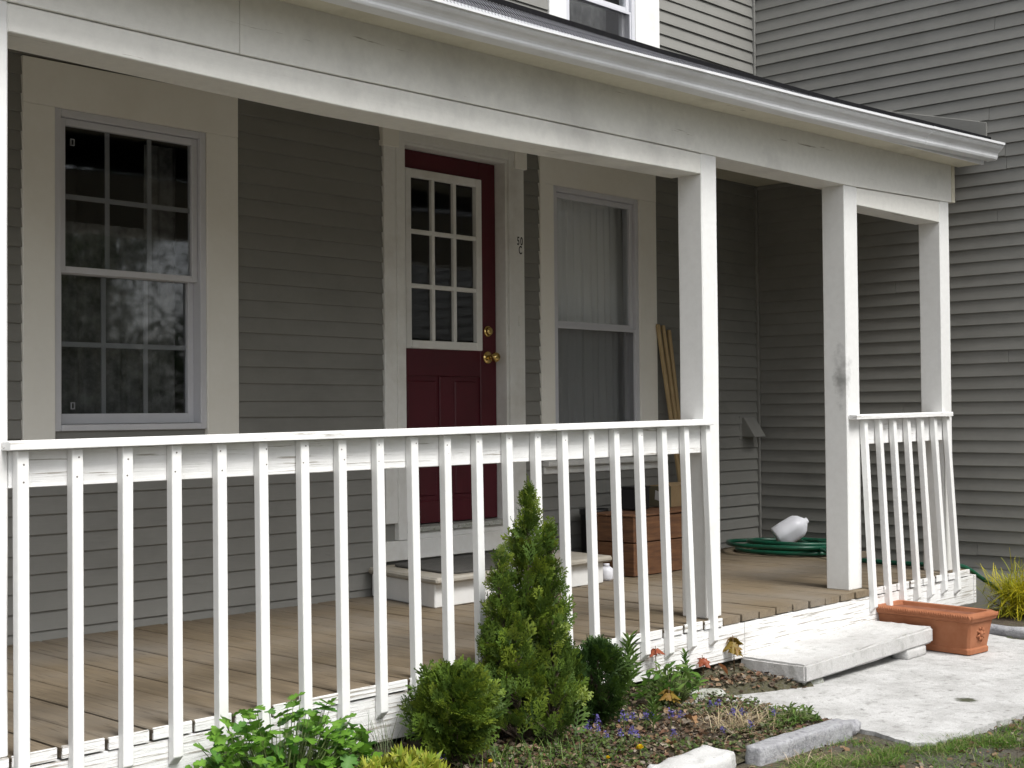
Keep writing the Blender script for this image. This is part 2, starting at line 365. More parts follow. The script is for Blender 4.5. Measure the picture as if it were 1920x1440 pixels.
while z < 4.4:
    cuts = [-.5, XW-.03]
    segs = [(-.5, XW-.03)]
    if 2.55 < z < 2.80: z += EXPO; continue
    for (c0, c1, z0, z1) in CAS:
        if z+EXPO*.5 > z0 and z+EXPO*.3 < z1:
            ns = []
            for s0, s1 in segs:
                if c1 <= s0 or c0 >= s1: ns.append((s0, s1))
                else:
                    if c0 > s0: ns.append((s0, c0-.001))
                    if c1 < s1: ns.append((c1+.001, s1))
            segs = ns
    if z > 2.7: segs = [(max(s0, 3.6), s1) for s0, s1 in segs if s1 > 3.6]
    if z < .04: segs = [(s0, s1) for s0, s1 in segs]
    for s0, s1 in segs:
        for t0, t1 in splits(s0, s1, .6): clap(back_wall, 'x', t0, t1, z)
    z += EXPO
z = -.062
while z < 4.4:
    for t0, t1 in splits(-1.6, D-.03, .45): clap(side_wall, 'y', t0, t1, z)
    z += EXPO*.998
for nm, q in (('inner_corner_trim', (XW-.028, XW, D-.028, D, 0, 2.52)), ('inner_corner_trim', (XW-.028, XW, D-.028, D, 2.7, 4.5))):
    hp(box(nm, 'siding_paint', None, *q, .003))
# --- windows
def window(casing, frame, upper, lower, meet, muntins, name, sill=None, casing_mat='cream_paint', screen=False, head_lip=False):
    c0, c1, cb, ct = casing; f0, f1, fb, ft = frame
    e = hp(empty(name, ((f0+f1)/2, D, fb))); bpy.context.view_layer.update()
    def ch(o, p=e): o.parent = p; o.matrix_parent_inverse = Matrix.Translation(-Vector(e.location)); return o
    e.matrix_parent_inverse = Matrix.Translation(-house.location)
    ch(box('casing', casing_mat, None, c0, f0, D-.024, D+.01, cb, ft, .003)); ch(box('casing', casing_mat, None, f1, c1, D-.024, D+.01, cb, ft, .003))
    ch(box('head_casing', casing_mat, None, c0, c1, D-.0242, D+.01, ft+.0003, ct, .0015))
    if sill: ch(box('sill', 'jamb_paint', None, c0+.02, c1+.06, D-.06, D+.02, sill[0]+.045, sill[1], .006)); ch(box('apron', 'jamb_paint', None, c0+.02, c1+.05, D-.022, D+.0, sill[0]-.0, sill[0]+.043, .004))
    # vinyl liner set back in the opening
    w_, dp = .032, .03
    li = MB().box(f0, f0+w_, D-.016, D+.09, fb, ft).box(f1-w_, f1, D-.016, D+.09, fb, ft).box(f0+w_, f1-w_, D-.014, D+.09, ft-w_, ft).box(f0+w_, f1-w_, D-.020, D+.09, fb, fb+.028)
    ch(li.build('frame', 'vinyl', None, .003))
    def sash(z0, z1, yy, bot, mt):
        a, b2 = f0+w_+.001, f1-w_-.001; s = .030
        m = MB().box(a, a+s, yy, yy+.03, z0, z1).box(b2-s, b2, yy, yy+.03, z0, z1).box(a+s, b2-s, yy+.001, yy+.03, z1-s, z1).box(a+s, b2-s, yy+.001, yy+.03, z0, z0+bot)
        so = ch(m.build('sash', 'vinyl', None, .002))
        ga, gb, g0, g1 = a+s, b2-s, z0+bot, z1-s
        ch(box('pane', 'glass', None, ga, gb, yy+.016, yy+.019, g0, g1, 0))
        if mt:
            for k in (1, 2): x = ga+(gb-ga)*k/3; ch(box('muntin', 'grille', None, x-.011, x+.011, yy+.0195, yy+.026, g0, g1, .001))
            zz = (g0+g1)/2; ch(box('muntin', 'grille', None, ga, gb, yy+.020, yy+.0265, zz-.011, zz+.011, .001))
    sash(meet-.014, ft-w_-.002, D+.006, .028, muntins); sash(fb+.029, meet+.014, D+.040, .045, muntins)
    if screen:
        ch(box('insect_screen', 'screen', None, f0+w_+.002, f1-w_-.002, D+.0015, D+.0025, fb+.029, meet-.016, 0))
        ch(MB().box(f0+w_, f0+w_+.012, D-.008, D+.001, fb+.028, meet-.014).box(f1-w_-.012, f1-w_, D-.008, D+.001, fb+.028, meet-.014).box(f0+w_, f1-w_, D-.0075, D+.001, meet-.03, meet-.014).build('screen_frame', 'vinyl', None))
    return e, ch
e1, ch1 = window((1.905, 2.985, .80, 2.444), (2.05, 2.81, .872, 2.25), None, None, 1.565, True, 'window', (.745, .80))
e1['label'] = 'divided-pane window with dark glass left of the door'
e2, ch2 = window((5.125, 6.245, .655, 2.468), (5.245, 6.065, .66, 2.29), None, None, 1.47, False, 'window', (.572, .652), screen=True)
e2['label'] = 'plain double-hung window with grey curtains right of the door'
e3, ch3 = window((5.222, 6.305, 2.95, 4.40), (5.377, 6.055, 3.0, 4.25), None, None, 3.50, False, 'window', (2.87, 2.95), 'white_paint', True)
e3['label'] = 'upstairs window above the porch roof'
def drape(ch, x0, x1, z0, z1, y, amp, wl, mat, ph=0):
    nx_, nz_ = int((x1-x0)/.008), 12; m = MB()
    for j in range(nz_+1):
        for i in range(nx_+1):
            x = x0+(x1-x0)*i/nx_; t = j/nz_
            m.v.append((x, y+amp*(.35+.65*(1-t))*(math.sin(x*2*math.pi/wl+ph+.5*math.sin(x*9))+.35*math.sin(x*2*math.pi/wl*2.3+t)), z0+(z1-z0)*t))
    for j in range(nz_):
        for i in range(nx_):
            k = j*(nx_+1)+i; m.f.append((k, k+1, k+nx_+2, k+nx_+1))
    me = m.mesh('curtain', smooth=True, fix=False); return ch(link('curtain', me, mat))
drape(ch2, 5.26, 5.76, .70, 2.27, D+.15, .030, .075, 'curtain'); drape(ch2, 5.72, 6.30, .70, 2.27, D+.165, .026, .062, 'curtain', 2)
drape(ch1, 2.08, 2.64, .9, 1.80, D+.18, .018, .10, 'lace', 1); drape(ch1, 2.62, 2.79, .9, 2.2, D+.20, .018, .09, 'lace', 1)  # lace curtain, extended up the panes to add their grey haze as pale cloth
drape(ch3, 5.40, 6.03, 3.03, 4.2, D+.20, .015, .10, 'lace', 1)
# sash lifts
for zz in (.965, 2.10): ch1(MB().box(2.135, 2.139, D+.002, D+.008, zz, zz+.03).box(2.150, 2.154, D+.002, D+.008, zz, zz+.03).box(2.139, 2.15, D+.002, D+.008, zz+.026, zz+.03).box(2.139, 2.15, D+.002, D+.008, zz, zz+.004).build('sash_latch', 'grille', None))
# --- door with casing
dc = hp(empty('doorway', (4.44, D, .3))); dc.matrix_parent_inverse = wall_inv
def chd(o, p=dc): o.parent = p; o.matrix_parent_inverse = Matrix.Translation(-Vector(dc.location)); return o
dc['label'] = 'maroon door with nine panes in cream casing'
chd(box('casing', 'jamb_paint', None, 3.902, 3.985, D-.026, D, .36, 2.44, .003)); chd(box('casing', 'jamb_paint', None, 3.984, 4.044, D-.034, D+.09, .27, 2.44, .003))
chd(box('casing', 'jamb_paint', None, 4.846, 4.885, D-.034, D+.02, .33, 2.44, .003)); chd(box('casing', 'jamb_paint', None, 4.886, 4.985, D-.022, D, .20, 2.44, .003))
chd(box('corner_block', 'cream_paint', None, 3.885, 4.0, D-.038, D, 2.34, 2.50, .003)); chd(box('corner_block', 'cream_paint', None, 4.90, 5.0, D-.036, D, 2.345, 2.50, .003))
chd(box('head_casing', 'jamb_paint', None, 4.0, 4.90, D-.030, D+.02, 2.385, 2.52, .004))
chd(box('jamb', 'jamb_paint', None, 4.828, 4.846, D-.02, D+.13, .33, 2.384, .002))
chd(box('head_jamb', 'jamb_paint', None, 4.044, 4.828, D-.02, D+.13, 2.366, 2.384, .002))
chd(box('threshold', 'block_stone', None, 4.045, 4.845, D-.045, D+.13, .305, .332, .004))
chd(box('kick_board', 'jamb_paint', None, 3.86, 4.984, D-.030, D, .165, .268, .003)); chd(box('kick_board', 'jamb_paint', None, 4.046, 4.844, D-.028, D+.02, .2685, .304, .002))
# door slab with openings: stiles, rails, recessed panels
DY = D+.058
dm = MB().box(4.046, 4.826, DY+.012, DY+.04, .338, 1.285).box(4.046, 4.115, DY, DY+.04, .338, 2.364).box(4.695, 4.826, DY, DY+.04, .338, 2.364)
dm.box(4.115, 4.695, DY+.0005, DY+.04, 2.26, 2.364).box(4.115, 4.695, DY+.0005, DY+.04, 1.14, 1.290).box(4.115, 4.695, DY+.0005, DY+.04, .338, .46).box(4.375, 4.475, DY+.001, DY+.04, .46, 1.14).box(4.115, 4.695, DY+.0012, DY+.04, .70, .78)
door = chd(dm.build('door', 'door_paint', None, .004))
for px in ((4.14, 4.352), (4.498, 4.67)):
    for pz in ((.485, .675), (.805, 1.115)): chd(box('door_panel', 'door_paint', None, px[0], px[1], DY+.005, DY+.02, pz[0], pz[1], .006))
lx0, lx1, lz0, lz1 = 4.112, 4.70, 1.288, 2.262
lf = MB().box(lx0, lx0+.045, DY-.016, DY+.02, lz0, lz1).box(lx1-.045, lx1, DY-.016, DY+.02, lz0, lz1).box(lx0+.045, lx1-.045, DY-.0155, DY+.02, lz1-.045, lz1).box(lx0+.045, lx1-.045, DY-.0155, DY+.02, lz0, lz0+.045)
chd(lf.build('light_frame', 'jamb_paint', None, .004))
gx0, gx1, gz0, gz1 = lx0+.045, lx1-.045, lz0+.045, lz1-.045
for k in (1, 2):
    x = gx0+(gx1-gx0)*k/3; chd(box('muntin', 'jamb_paint', None, x-.012, x+.012, DY-.012, DY+.012, gz0, gz1, .003))
    zz = gz0+(gz1-gz0)*k/3; chd(box('muntin', 'jamb_paint', None, gx0, gx1, DY-.0113, DY+.0113, zz-.012, zz+.012, .003))
for i in range(3):
    for j in range(3):
        w3, h3 = (gx1-gx0)/3, (gz1-gz0)/3
        chd(box('pane', 'glass', None, gx0+w3*i+.011, gx0+w3*(i+1)-.011, DY+.006, DY+.009, gz0+h3*j+.011, gz0+h3*(j+1)-.011, 0))
kx = 4.762
chd(MB().lathe([(.0, DY-.006), (.033, DY-.006), (.036, DY+.0), (.036, DY+.004)], 20, 'y', (kx-.008, 0, 1.252)).lathe([(.012, DY-.045), (.014, DY-.006)], 16, 'y', (kx-.008, 0, 1.252))
    .lathe([(.0, DY-.085), (.016, DY-.085), (.026, DY-.075), (.030, DY-.062), (.026, DY-.048), (.012, DY-.042)], 20, 'y', (kx-.008, 0, 1.252)).build('door_knob', 'brass', None, 0, True))
chd(MB().lathe([(.0, DY-.008), (.030, DY-.008), (.033, DY+.002)], 20, 'y', (kx-.008, 0, 1.402)).lathe([(.0, DY-.026), (.019, DY-.026), (.022, DY-.020), (.024, DY-.007)], 20, 'y', (kx-.008, 0, 1.402)).build('deadbolt', 'brass', None, 0, True))
chd(box('doorbell', 'jamb_paint', None, 4.928, 4.944, D-.030, D-.021, 1.435, 1.495, .002))
for ch_, x, z in (('5', 4.921, 1.905), ('0', 4.949, 1.905), ('C', 4.934, 1.853)):
    fc = bpy.data.curves.new('digit', 'FONT'); fc.body = ch_; fc.size = .064; fc.extrude = .0008; fc.offset = .0007
    to = bpy.data.objects.new('digit', fc); COL.objects.link(to); bpy.context.view_layer.update()
    me = bpy.data.meshes.new_from_object(to.evaluated_get(bpy.context.evaluated_depsgraph_get())); bpy.data.objects.remove(to)
    for vv in me.vertices: vv.co = Vector((x+vv.co.x*.64, D-.0235-vv.co.z, z+vv.co.y*1.05))
    o = link('house_number', me, 'black'); chd(o)
# dryer vent hood
vm = MB(); x0, x1, zt, zb, pr = 7.19, 7.36, .90, .735, .12
vm.hexa([(x0, D-.012, zb), (x1, D-.012, zb), (x1, D, zb), (x0, D, zb), (x0, D-.012, zt), (x1, D-.012, zt), (x1, D, zt), (x0, D, zt)])
vm.hexa([(x0+.03, D-pr, zb+.02), (x1-.0, D-pr, zb+.02), (x1-.0, D-.012, zb+.02), (x0+.03, D-.012, zb+.02), (x0+.03, D-.03, zt-.01), (x1, D-.03, zt-.01), (x1, D-.0125, zt-.01), (x0+.03, D-.0125, zt-.01)])
hp(vm.build('vent_hood', 'siding_paint', None, .003))
# flashing board on the side wall above the porch roof
fm = MB(); y0, y1 = .07, .85; zt = lambda y: 2.73+.265*(y-.07)
fm.hexa([(XW-.026, y0, zt(y0)-.14), (XW, y0, zt(y0)-.14), (XW, y1, zt(y1)-.14), (XW-.026, y1, zt(y1)-.14), (XW-.026, y0, zt(y0)), (XW, y0, zt(y0)), (XW, y1, zt(y1)), (XW-.026, y1, zt(y1))])
hp(fm.build('flashing_board', 'siding_paint', None, .003))
# ---------------------------------------------------------------- porch
porch = tag(empty('porch', (3.9, 0, -.3)), 'white-painted wooden porch with brown board floor, square posts and gutter', 'porch')
pinv = Matrix.Translation(-porch.location)
def pp(o): o.parent = porch; o.matrix_parent_inverse = pinv; return o
def sub(o, p): o.parent = p; o.matrix_parent_inverse = Matrix.Identity(4); return o
yd = lambda x: -.0098*(x-1) if x > 1 else 0.
fr = MB().box(-.45, 6.83, .06, .10, -.18, -.036).box(-.45, 7.40, D-.06, D-.02, -.18, -.036).box(-.45, 6.83, .9, .94, -.18, -.036)
deck = pp(fr.build('deck', 'trunk_bark'))
pitch = .1463; x = 1.11-pitch*11
while x < 7.40:
    x1 = min(x+pitch-R.uniform(.009, .013), XW-.02); dz = R.uniform(-.0025, .0015); yf = yd(x)+R.uniform(-.003, .003)-.004
    if x1 > 6.87: yf = .90
    nseg = 6; secs = []
    for i in range(nseg+1):
        y = yf+(D-.018-yf)*i/nseg; wv = R.uniform(-.001, .001)
        secs.append([(x+.003, y, dz-.034), (x1-.003, y, dz-.034), (x1, y, dz-.004+wv), (x1-.004, y, dz+wv), (x+.004, y, dz+wv), (x, y, dz-.004+wv)])
    m = MB().loft(secs); o = m.build('deck_board', 'deck_wood'); sub(o, deck)
    # white painted board ends outside the entrance bay
    if x1 < 6.87 and not (4.30 < x < 5.60):
        sub(box('painted_board_end', 'peeling_paint', None, x+.001, x1-.001, yf-.0025, yf+.006, dz-.034, dz+.0015, .001), deck)
    x += pitch
FB = -.200
def fas(x0, x1, nm='fascia'):
    n = 12; m = MB(); secs = []
    for i in range(n+1):
        xx = x0+(x1-x0)*i/n; y = yd(xx)
        secs.append([(xx, y, FB+R.uniform(-.003, .003)), (xx, y+.03, FB), (xx, y+.03, -.040), (xx, y, -.040+R.uniform(-.001, .001))])
    return sub(m.loft(secs).build(nm, 'peeling_paint', None, .002), deck)
fas(-.45, 1.98); fas(1.984, 4.50); fas(4.503, 6.855)
sub(box('end_fascia', 'peeling_paint', None, 6.856, 6.882, yd(6.87)-.004, .05, FB, -.036, .002), deck)
# black panel behind the fascia: shade of the gap below put in as colour
sub(box('crawl_space_shade', 'black', None, -.45, 6.8, .12, .16, -.5, -.19, 0), deck)
for px0, px1 in ((.835, .955), (4.250, 4.369), (5.524, 5.657), (6.612, 6.728)):
    top = 2.30; zb = -.001
    pm = MB(); secs = []
    for i in range(9):
        z = zb+(top-zb)*i/8; j = R.uniform(-.0015, .0015)
        secs.append([(px0+j, 0, z), (px1+j, 0, z), (px1+j, .135, z), (px0+j, .135, z)])
    pp(pm.loft(secs).build('post', 'post_paint', None, .005))
zF = curve([(-.5, 2.08), (.95, 2.086), (1.73, 2.083), (2.15, 2.085), (4.08, 2.103), (4.385, 2.102), (5.54, 2.107), (6.74, 2.145), (7, 2.15)])   # frieze bottom
zB = curve([(-.5, 2.01), (.95, 2.003), (1.495, 1.993), (2.147, 1.983), (3.0, 1.988), (4.08, 2.006), (4.25, 2.008)])                           # beam bottom
zS = curve([(-.5, 2.27), (2.15, 2.287), (2.82, 2.291), (4.11, 2.304), (5.1, 2.328), (6.78, 2.362), (7.2, 2.37)])                                # soffit
pp(strip(-.45, .834, zB, lambda x: zF(x)-.002, .002, .168, 6).build('beam', 'beam_paint', None, .003))
pp(strip(.956, 4.249, zB, lambda x: zF(x)-.002, .002, .168, 24).build('beam', 'beam_paint', None, .003))
pp(strip(5.658, 6.611, 2.016, lambda x: zF(x)-.002, .002, .150, 8).build('beam', 'beam_paint', None, .003))
pp(strip(4.37, 5.523, lambda x: zF(x)+.002, lambda x: zF(x)+.05, .03, .168, 8).build('beam', 'beam_paint', None, .003))
pp(strip(-.45, 1.7262, zF, lambda x: zS(x)+.03, -.006, .17, 12).build('frieze_board', 'beam_paint', None, .002))
pp(strip(1.728, 6.755, zF, lambda x: zS(x)+.03, -.006, .17, 30).build('frieze_board', 'beam_paint', None, .002))
pp(strip(6.757, 6.79, zF, lambda x: zS(x)+.03, -.012, .17, 2).build('frieze_end_board', 'soffit_paint', None, .002))
pp(strip(-.45, 6.845, zS, lambda x: zS(x)+.018, -.150, -.0065, 30).build('soffit', 'soffit_paint', None, .002))
pp(strip(-.45, 6.845, lambda x: zS(x)-.004, lambda x: zS(x)+.10, -.168, -.151, 30).build('eave_fascia', 'gutter_paint', None, .002))
zL = curve([(-.5, 2.312), (.5, 2.318), (2.35, 2.333), (2.83, 2.338), (3.74, 2.365), (4.66, 2.392), (5.69, 2.428), (6.88, 2.476)])
zG = curve([(-.5, 2.245), (.5, 2.25), (1.97, 2.261), (2.6, 2.268), (3.81, 2.292), (4.74, 2.308), (5.79, 2.34), (6.87, 2.382)])
secs = []
prof = [(-.170, .0), (-.218, .0), (-.226, .05), (-.231, .16), (-.231, .28), (-.235, .40), (-.245, .52), (-.257, .62), (-.265, .74), (-.268, .86), (-.277, .87), (-.278, 1.0), (-.262, 1.0), (-.262, .9), (-.250, .62), (-.222, .3), (-.215, .06), (-.173, .06), (-.172, 1.), (-.170, 1.)]
for i in range(60):
    x = -.45+(6.883+.45)*i/59; a, b2 = zG(x), zL(x)
    secs.append([(x, y, a+(b2-a)*t) for y, t in prof])
gutter = pp(MB().loft(secs).build('gutter', 'gutter_paint', None, 0, False))
cap = MB(); a, b2 = zG(6.883), zL(6.883)
p2 = [(y, a+(b2-a)*t) for y, t in prof[:12]]+[(-.170, b2)]
cap.loft([[(6.8835, y, z) for y, z in p2], [(6.8865, y, z) for y, z in p2]]); sub(cap.build('end_cap', 'gutter_paint'), gutter)
secs = []
for x in (5.985, 6.012):
    a, b2 = zG(x)-.0015, zL(x)+.0008; secs.append([(x, y-.0018, a+(b2-a)*t) for y, t in prof[:12]]+[(x, -.262, b2), (x, -.171, a)])
sub(MB().loft(secs).build('gutter_joint', 'gutter_paint'), gutter)
zE = curve([(-.5, 2.44), (2.78, 2.446), (3.73, 2.446), (5.12, 2.470), (6.92, 2.531), (7.5, 2.55)])
# wire guard rising from the gutter lip to the shingle edge
gm = MB(); L = 6.85
def wirept(x, t): return (x, -.264+.09*t, zL(x)+.002+(zE(x)-.022-zL(x))*t**.8)
n = int((L+.4)/.017)
for i in range(n):
    x = -.4+i*.017
    for sgn in (1, -1):
        for k in range(4):
            t0, t1 = k/4, (k+1)/4; xa, xb = x+sgn*.020*t0, x+sgn*.020*t1
            if max(xa, xb) > L: continue
            p, q_ = wirept(xa, t0), wirept(xb, t1); j = len(gm.v); w_ = .0019
            gm.v += [(p[0]-w_, p[1], p[2]), (p[0]+w_, p[1], p[2]), (q_[0]+w_, q_[1], q_[2]), (q_[0]-w_, q_[1], q_[2])]; gm.f.append((j, j+1, j+2, j+3))
sub(link('gutter_guard', gm.mesh('gutter_guard', fix=False), 'wire'), gutter)
# roof slab: eave part stops short of the side wall
rm = MB(); sl_ = .265
def roof(x0, x1, y0, y1, n):
    secs = []
    for i in range(n+1):
        x = x0+(x1-x0)*i/n; z = zE(x)
        secs.append([(x, y0, z+sl_*(y0+.17)-.026), (x, y1, z+sl_*(y1+.17)-.026), (x, y1, z+sl_*(y1+.17)), (x, y0, z+sl_*(y0+.17))])
    return secs
pp(MB().loft(roof(-.45, 6.922, -.178, .10, 30)).build('roof_edge', 'shingle'))
pp(MB().loft(roof(-.45, XW-.028, .101, D-.002, 30)).build('roof', 'shingle'))
pp(MB().box(-.45, XW-.02, .171, D-.03, 2.53, 2.55).build('ceiling', 'ceiling_paint'))
# --- railings
zR = lambda x: .8565+.0095*x
def railing(x0, x1, bx, label):
    ap = pp(strip(x0, x1, lambda x: .735+.004*(x-1), lambda x: zR(x)-.026, .0015, .032, 10).build('railing', 'rail_paint', None, .002)); ap['label'] = label
    return ap
def caprail(ap, x0, x1, b0, b1):               # front nosing runs past the posts, the back part sits between them
    for (xa, xb, ya, yb) in ((x0, x1, -.052, -.001), (b0, b1, -.0008, .062)):
        n = 20; secs = []
        for i in range(n+1):
            x = xa+(xb-xa)*i/n; z = zR(x); j = R.uniform(-.0012, .0012)
            secs.append([(x, ya+j, z-.025), (x, yb, z-.025), (x, yb, z), (x, ya+.003+j, z+.0005), (x, ya+j, z-.004)])
        o = sub(MB().loft(secs).build('cap_rail', 'rail_paint', None, .002), ap)
    return o
def baluster(ap, x):
    w_, d_ = .0172, .031; zt = zR(x)-.0265; zb = -.12+R.uniform(-.012, .010); lean = yd(x)-.001
    j = R.uniform(-.003, .003)
    m = MB().hexa([(x-w_+j, lean-d_, zb+.028), (x+w_+j, lean-d_, zb+.028), (x+w_+j, lean-.0005, zb), (x-w_+j, lean-.0005, zb), (x-w_, -d_, zt), (x+w_, -d_, zt), (x+w_, 0.0005, zt), (x-w_, 0.0005, zt)])
    b = sub(m.build('baluster', 'white_paint', None, .0022), ap)
    # nail heads near the top
    return b
rl = railing(.957, 4.248, None, 'long front railing of the porch'); caprail(rl, .935, 4.252, .957, 4.248)
for i in range(21): baluster(rl, .985+.1624*i+R.uniform(-.003, .003))
rr = railing(5.659, 6.610, None, 'short railing at the right end of the porch'); caprail(rr, 5.535, 6.64, 5.659, 6.610)
for i in range(7): baluster(rr, 5.662+.1585*i+R.uniform(-.003, .003))
for ap, x0_, st_, nb in ((rl, .985, .1624, 21), (rr, 5.662, .1585, 7)):
    nails = MB()
    for i in range(nb):
        x = x0_+st_*i
        for zz in (zR(x)-.055, zR(x)-.105):
            z = zz+R.uniform(-.012, .012); xx = x+R.uniform(-.008, .008); nails.lathe([(.0002, -.0322), (.0026, -.0322), (.0028, -.0300)], 7, 'y', (xx, 0, z))
    o = sub(nails.build('nail_heads', 'nail_metal'), ap); o['kind'] = 'stuff'
# ---------------------------------------------------------------- things on and by the porch
def placed(name, loc, label, cat, group=None, rz=0):
    e = empty(name, loc); e.rotation_euler.z = rz; return tag(e, label, cat, group)
# door step with mat
st = placed('door_step', (4.35, 1.45, 0), 'low white wooden box step with worn tread below the maroon door', 'step')
def stp(name, mat, pts, z0, z1, bev=.005):
    m = MB().hexa([(x-4.35, y-1.45, z0) for x, y in pts]+[(x-4.35, y-1.45, z1) for x, y in pts]); return link(name, m.mesh(name, bev), mat, st)
stp('riser_box', 'white_paint', [(3.685, 1.175), (4.965, 1.185), (5.03, 1.755), (3.79, 1.755)], .001, .118)
stp('tread', 'step_tread', [(3.655, 1.130), (5.00, 1.145), (5.07, 1.757), (3.765, 1.757)], .1185, .150, .010)
mt = MB(); pts = []
for cx, cy, a0 in ((4.53, 1.27, -90), (4.57, 1.62, 0), (3.95, 1.62, 90), (3.90, 1.27, 180)):
    for k in range(6): a = math.radians(a0+18*k); pts.append((cx+.09*math.cos(a), cy+.09*math.sin(a)))
mt.loft([[(x, y, .1515) for x, y in pts], [(x, y, .163) for x, y in pts]])
tag(mt.build('door_mat', 'mat_fibre', None, .003), 'dark grey rounded doormat on the white door step', 'doormat')
# crate
cr = placed('wooden_crate', (5.62, 1.37, 0), 'reddish brown wooden plank crate standing on the porch floor', 'crate')
cx0, cx1, cy0, cy1 = -.353, .33, -.16, .17
for z0, z1 in ((.004, .188), (.194, .335)):
    box('plank', 'crate_wood', cr, cx0+.016, cx1-.016, cy0, cy0+.018, z0, z1, .003); box('plank', 'crate_wood', cr, cx0, cx0+.0155, cy0, cy1, z0, z1, .003)
    box('plank', 'crate_wood', cr, cx1-.0155, cx1, cy0, cy1, z0, z1, .003); box('plank', 'crate_wood', cr, cx0+.016, cx1-.016, cy1-.018, cy1, z0, z1, .003)
MB().hexa([(cx0-.004, cy0-.006, .337), (cx1, cy0-.008, .345), (cx1, .03, .345), (cx0, .03, .338), (cx0-.004, cy0-.006, .348), (cx1, cy0-.008, .357), (cx1, .03, .357), (cx0, .03, .349)]).build('lid', 'crate_wood', cr, .003)
MB().hexa([(cx0-.004, .035, .338), (cx1, .035, .342), (cx1, cy1, .342), (cx0, cy1, .338), (cx0-.004, .035, .349), (cx1, .035, .353), (cx1, cy1, .353), (cx0, cy1, .349)]).build('lid', 'crate_wood', cr, .003)
cbx = placed('cardboard_box', (5.97, 1.48, .358), 'small tan cardboard box with white label on top of the crate', 'box', None, .12)
bx0, bx1, by0, by1, bh = -.14, .16, -.09, .10, .125
box('front_panel', 'cardboard', cbx, bx0, bx1, by0, by0+.005, 0, bh, .001); box('side_panel', 'olive_card', cbx, bx0-.005, bx0-.0003, by0, by1, 0, bh, .001)
box('back_panel', 'cardboard', cbx, bx0, bx1, by1-.005, by1, 0, bh, .001); box('side_panel', 'cardboard', cbx, bx1+.0003, bx1+.005, by0, by1, 0, bh, .001); box('bottom_panel', 'cardboard', cbx, bx0, bx1, by0+.006, by1-.006, .001, .006, 0)
MB().hexa([(bx0, by0, bh), (bx1, by0, bh), (bx1, by0+.004, bh), (bx0, by0+.004, bh), (bx0, by0+.03, bh+.022), (bx1, by0+.03, bh+.018), (bx1, by0+.034, bh+.018), (bx0, by0+.034, bh+.022)]).build('flap', 'cardboard', cbx)
MB().hexa([(bx0-.0065, by0+.06, .03), (bx0-.0052, by0+.06, .03), (bx0-.0052, by0+.11, .045), (bx0-.0065, by0+.11, .045), (bx0-.0065, by0+.055, .085), (bx0-.0052, by0+.055, .085), (bx0-.0052, by0+.105, .10), (bx0-.0065, by0+.105, .10)]).build('paper_label', 'label_paper', cbx)
bb = placed('black_box', (5.60, 1.46, .356), 'small black box on the crate beside the cardboard box', 'box', None, .1)
MB().box(-.075, .085, -.05, .05, 0, .125).build('box_body', 'black', bb, .005); MB().box(-.08, .09, -.055, .055, .1255, .137).build('box_lid', 'black', bb, .003)
bn = placed('black_bin', (5.44, 1.645, 0), 'black bin behind the wooden crate against the house wall', 'bin')
MB().loft([[(s*math.cos(a)*.09, s*math.sin(a)*.075, z) for a in [2*math.pi*k/16 for k in range(16)]] for s, z in ((.85, .001), (1, .33), (1.06, .33), (1.06, .36), (.98, .36), (.94, .05), (.0001, .05))]).build('bin_body', 'black', bn, 0, True)
jar = placed('white_container', (5.075, 1.255, 0), 'small white rounded container on the floor beside the door step', 'container')
MB().lathe([(.0005, .001), (.034, .001), (.040, .012), (.042, .05), (.036, .066), (.022, .076), (.0005, .078)], 18).build('container_body', 'jug_plastic', jar, 0, True)
MB().lathe([(.0005, .0785), (.018, .0785), (.018, .092), (.0005, .093)], 14).build('container_lid', 'jug_plastic', jar, 0, True)
# poles
for k, (xt, xb, yb, h, lab) in enumerate(((6.235, 6.345, 1.60, 1.50, 'leftmost of three wooden poles leaning against the house wall'), (6.290, 6.395, 1.61, 1.495, 'middle one of three wooden poles leaning against the house wall'), (6.352, 6.43, 1.63, 1.468, 'rightmost of three wooden poles, slightly shorter, leaning against the house wall'))):
    o = MB().tube([(xb, yb, .014), ((xt+xb)/2+.002, (yb+D-.035)/2, h/2), (xt, D-.036, h-.01), (xt, D-.036, h)], [.0145, .0145, .0145, .012], 12).build('wooden_pole', 'pole_wood', None, 0, True)
    tag(o, lab, 'pole', 'poles leaning on the house wall')
# garden hose
pts = []
for k in range(0, 190):
    a = k*.17; t = k/190
    rr_ = .27+.045*math.sin(a*.37)+.03*math.sin(k*.9)*.3; cxh, cyh = 7.05+.05*math.sin(a*.21), 1.26+.05*math.cos(a*.29)
    pts.append((min(cxh+rr_*1.15*math.cos(a), 7.40), cyh+rr_*1.25*math.sin(a), .014+.075*t*(.6+.4*math.sin(a*.5)**2)))
pts += [(6.80, .92, .06), (6.73, .74, .02), (6.72, .56, .015), (6.735, .40, .015), (6.75, .22, .015), (6.80, .08, .016), (6.88, .02, .015), (6.98, .0, -.035), (7.08, -.01, -.085), (7.17, -.05, -.14), (7.22, -.10, -.20), (7.25, -.2, -.26), (7.25, -.4, -.27)]
hm = bpy.data.curves.new('hose', 'CURVE'); hm.dimensions = '3D'; s_ = hm.splines.new('NURBS'); s_.points.add(len(pts)-1)
for i, p in enumerate(pts): s_.points[i].co = (*p, 1)
s_.use_endpoint_u = True; s_.order_u = 4; hm.bevel_depth = .0135; hm.bevel_resolution = 2; hm.resolution_u = 3
to = bpy.data.objects.new('tmp', hm); COL.objects.link(to); bpy.context.view_layer.update()
me = bpy.data.meshes.new_from_object(to.evaluated_get(bpy.context.evaluated_depsgraph_get())); bpy.data.objects.remove(to); me.shade_smooth()
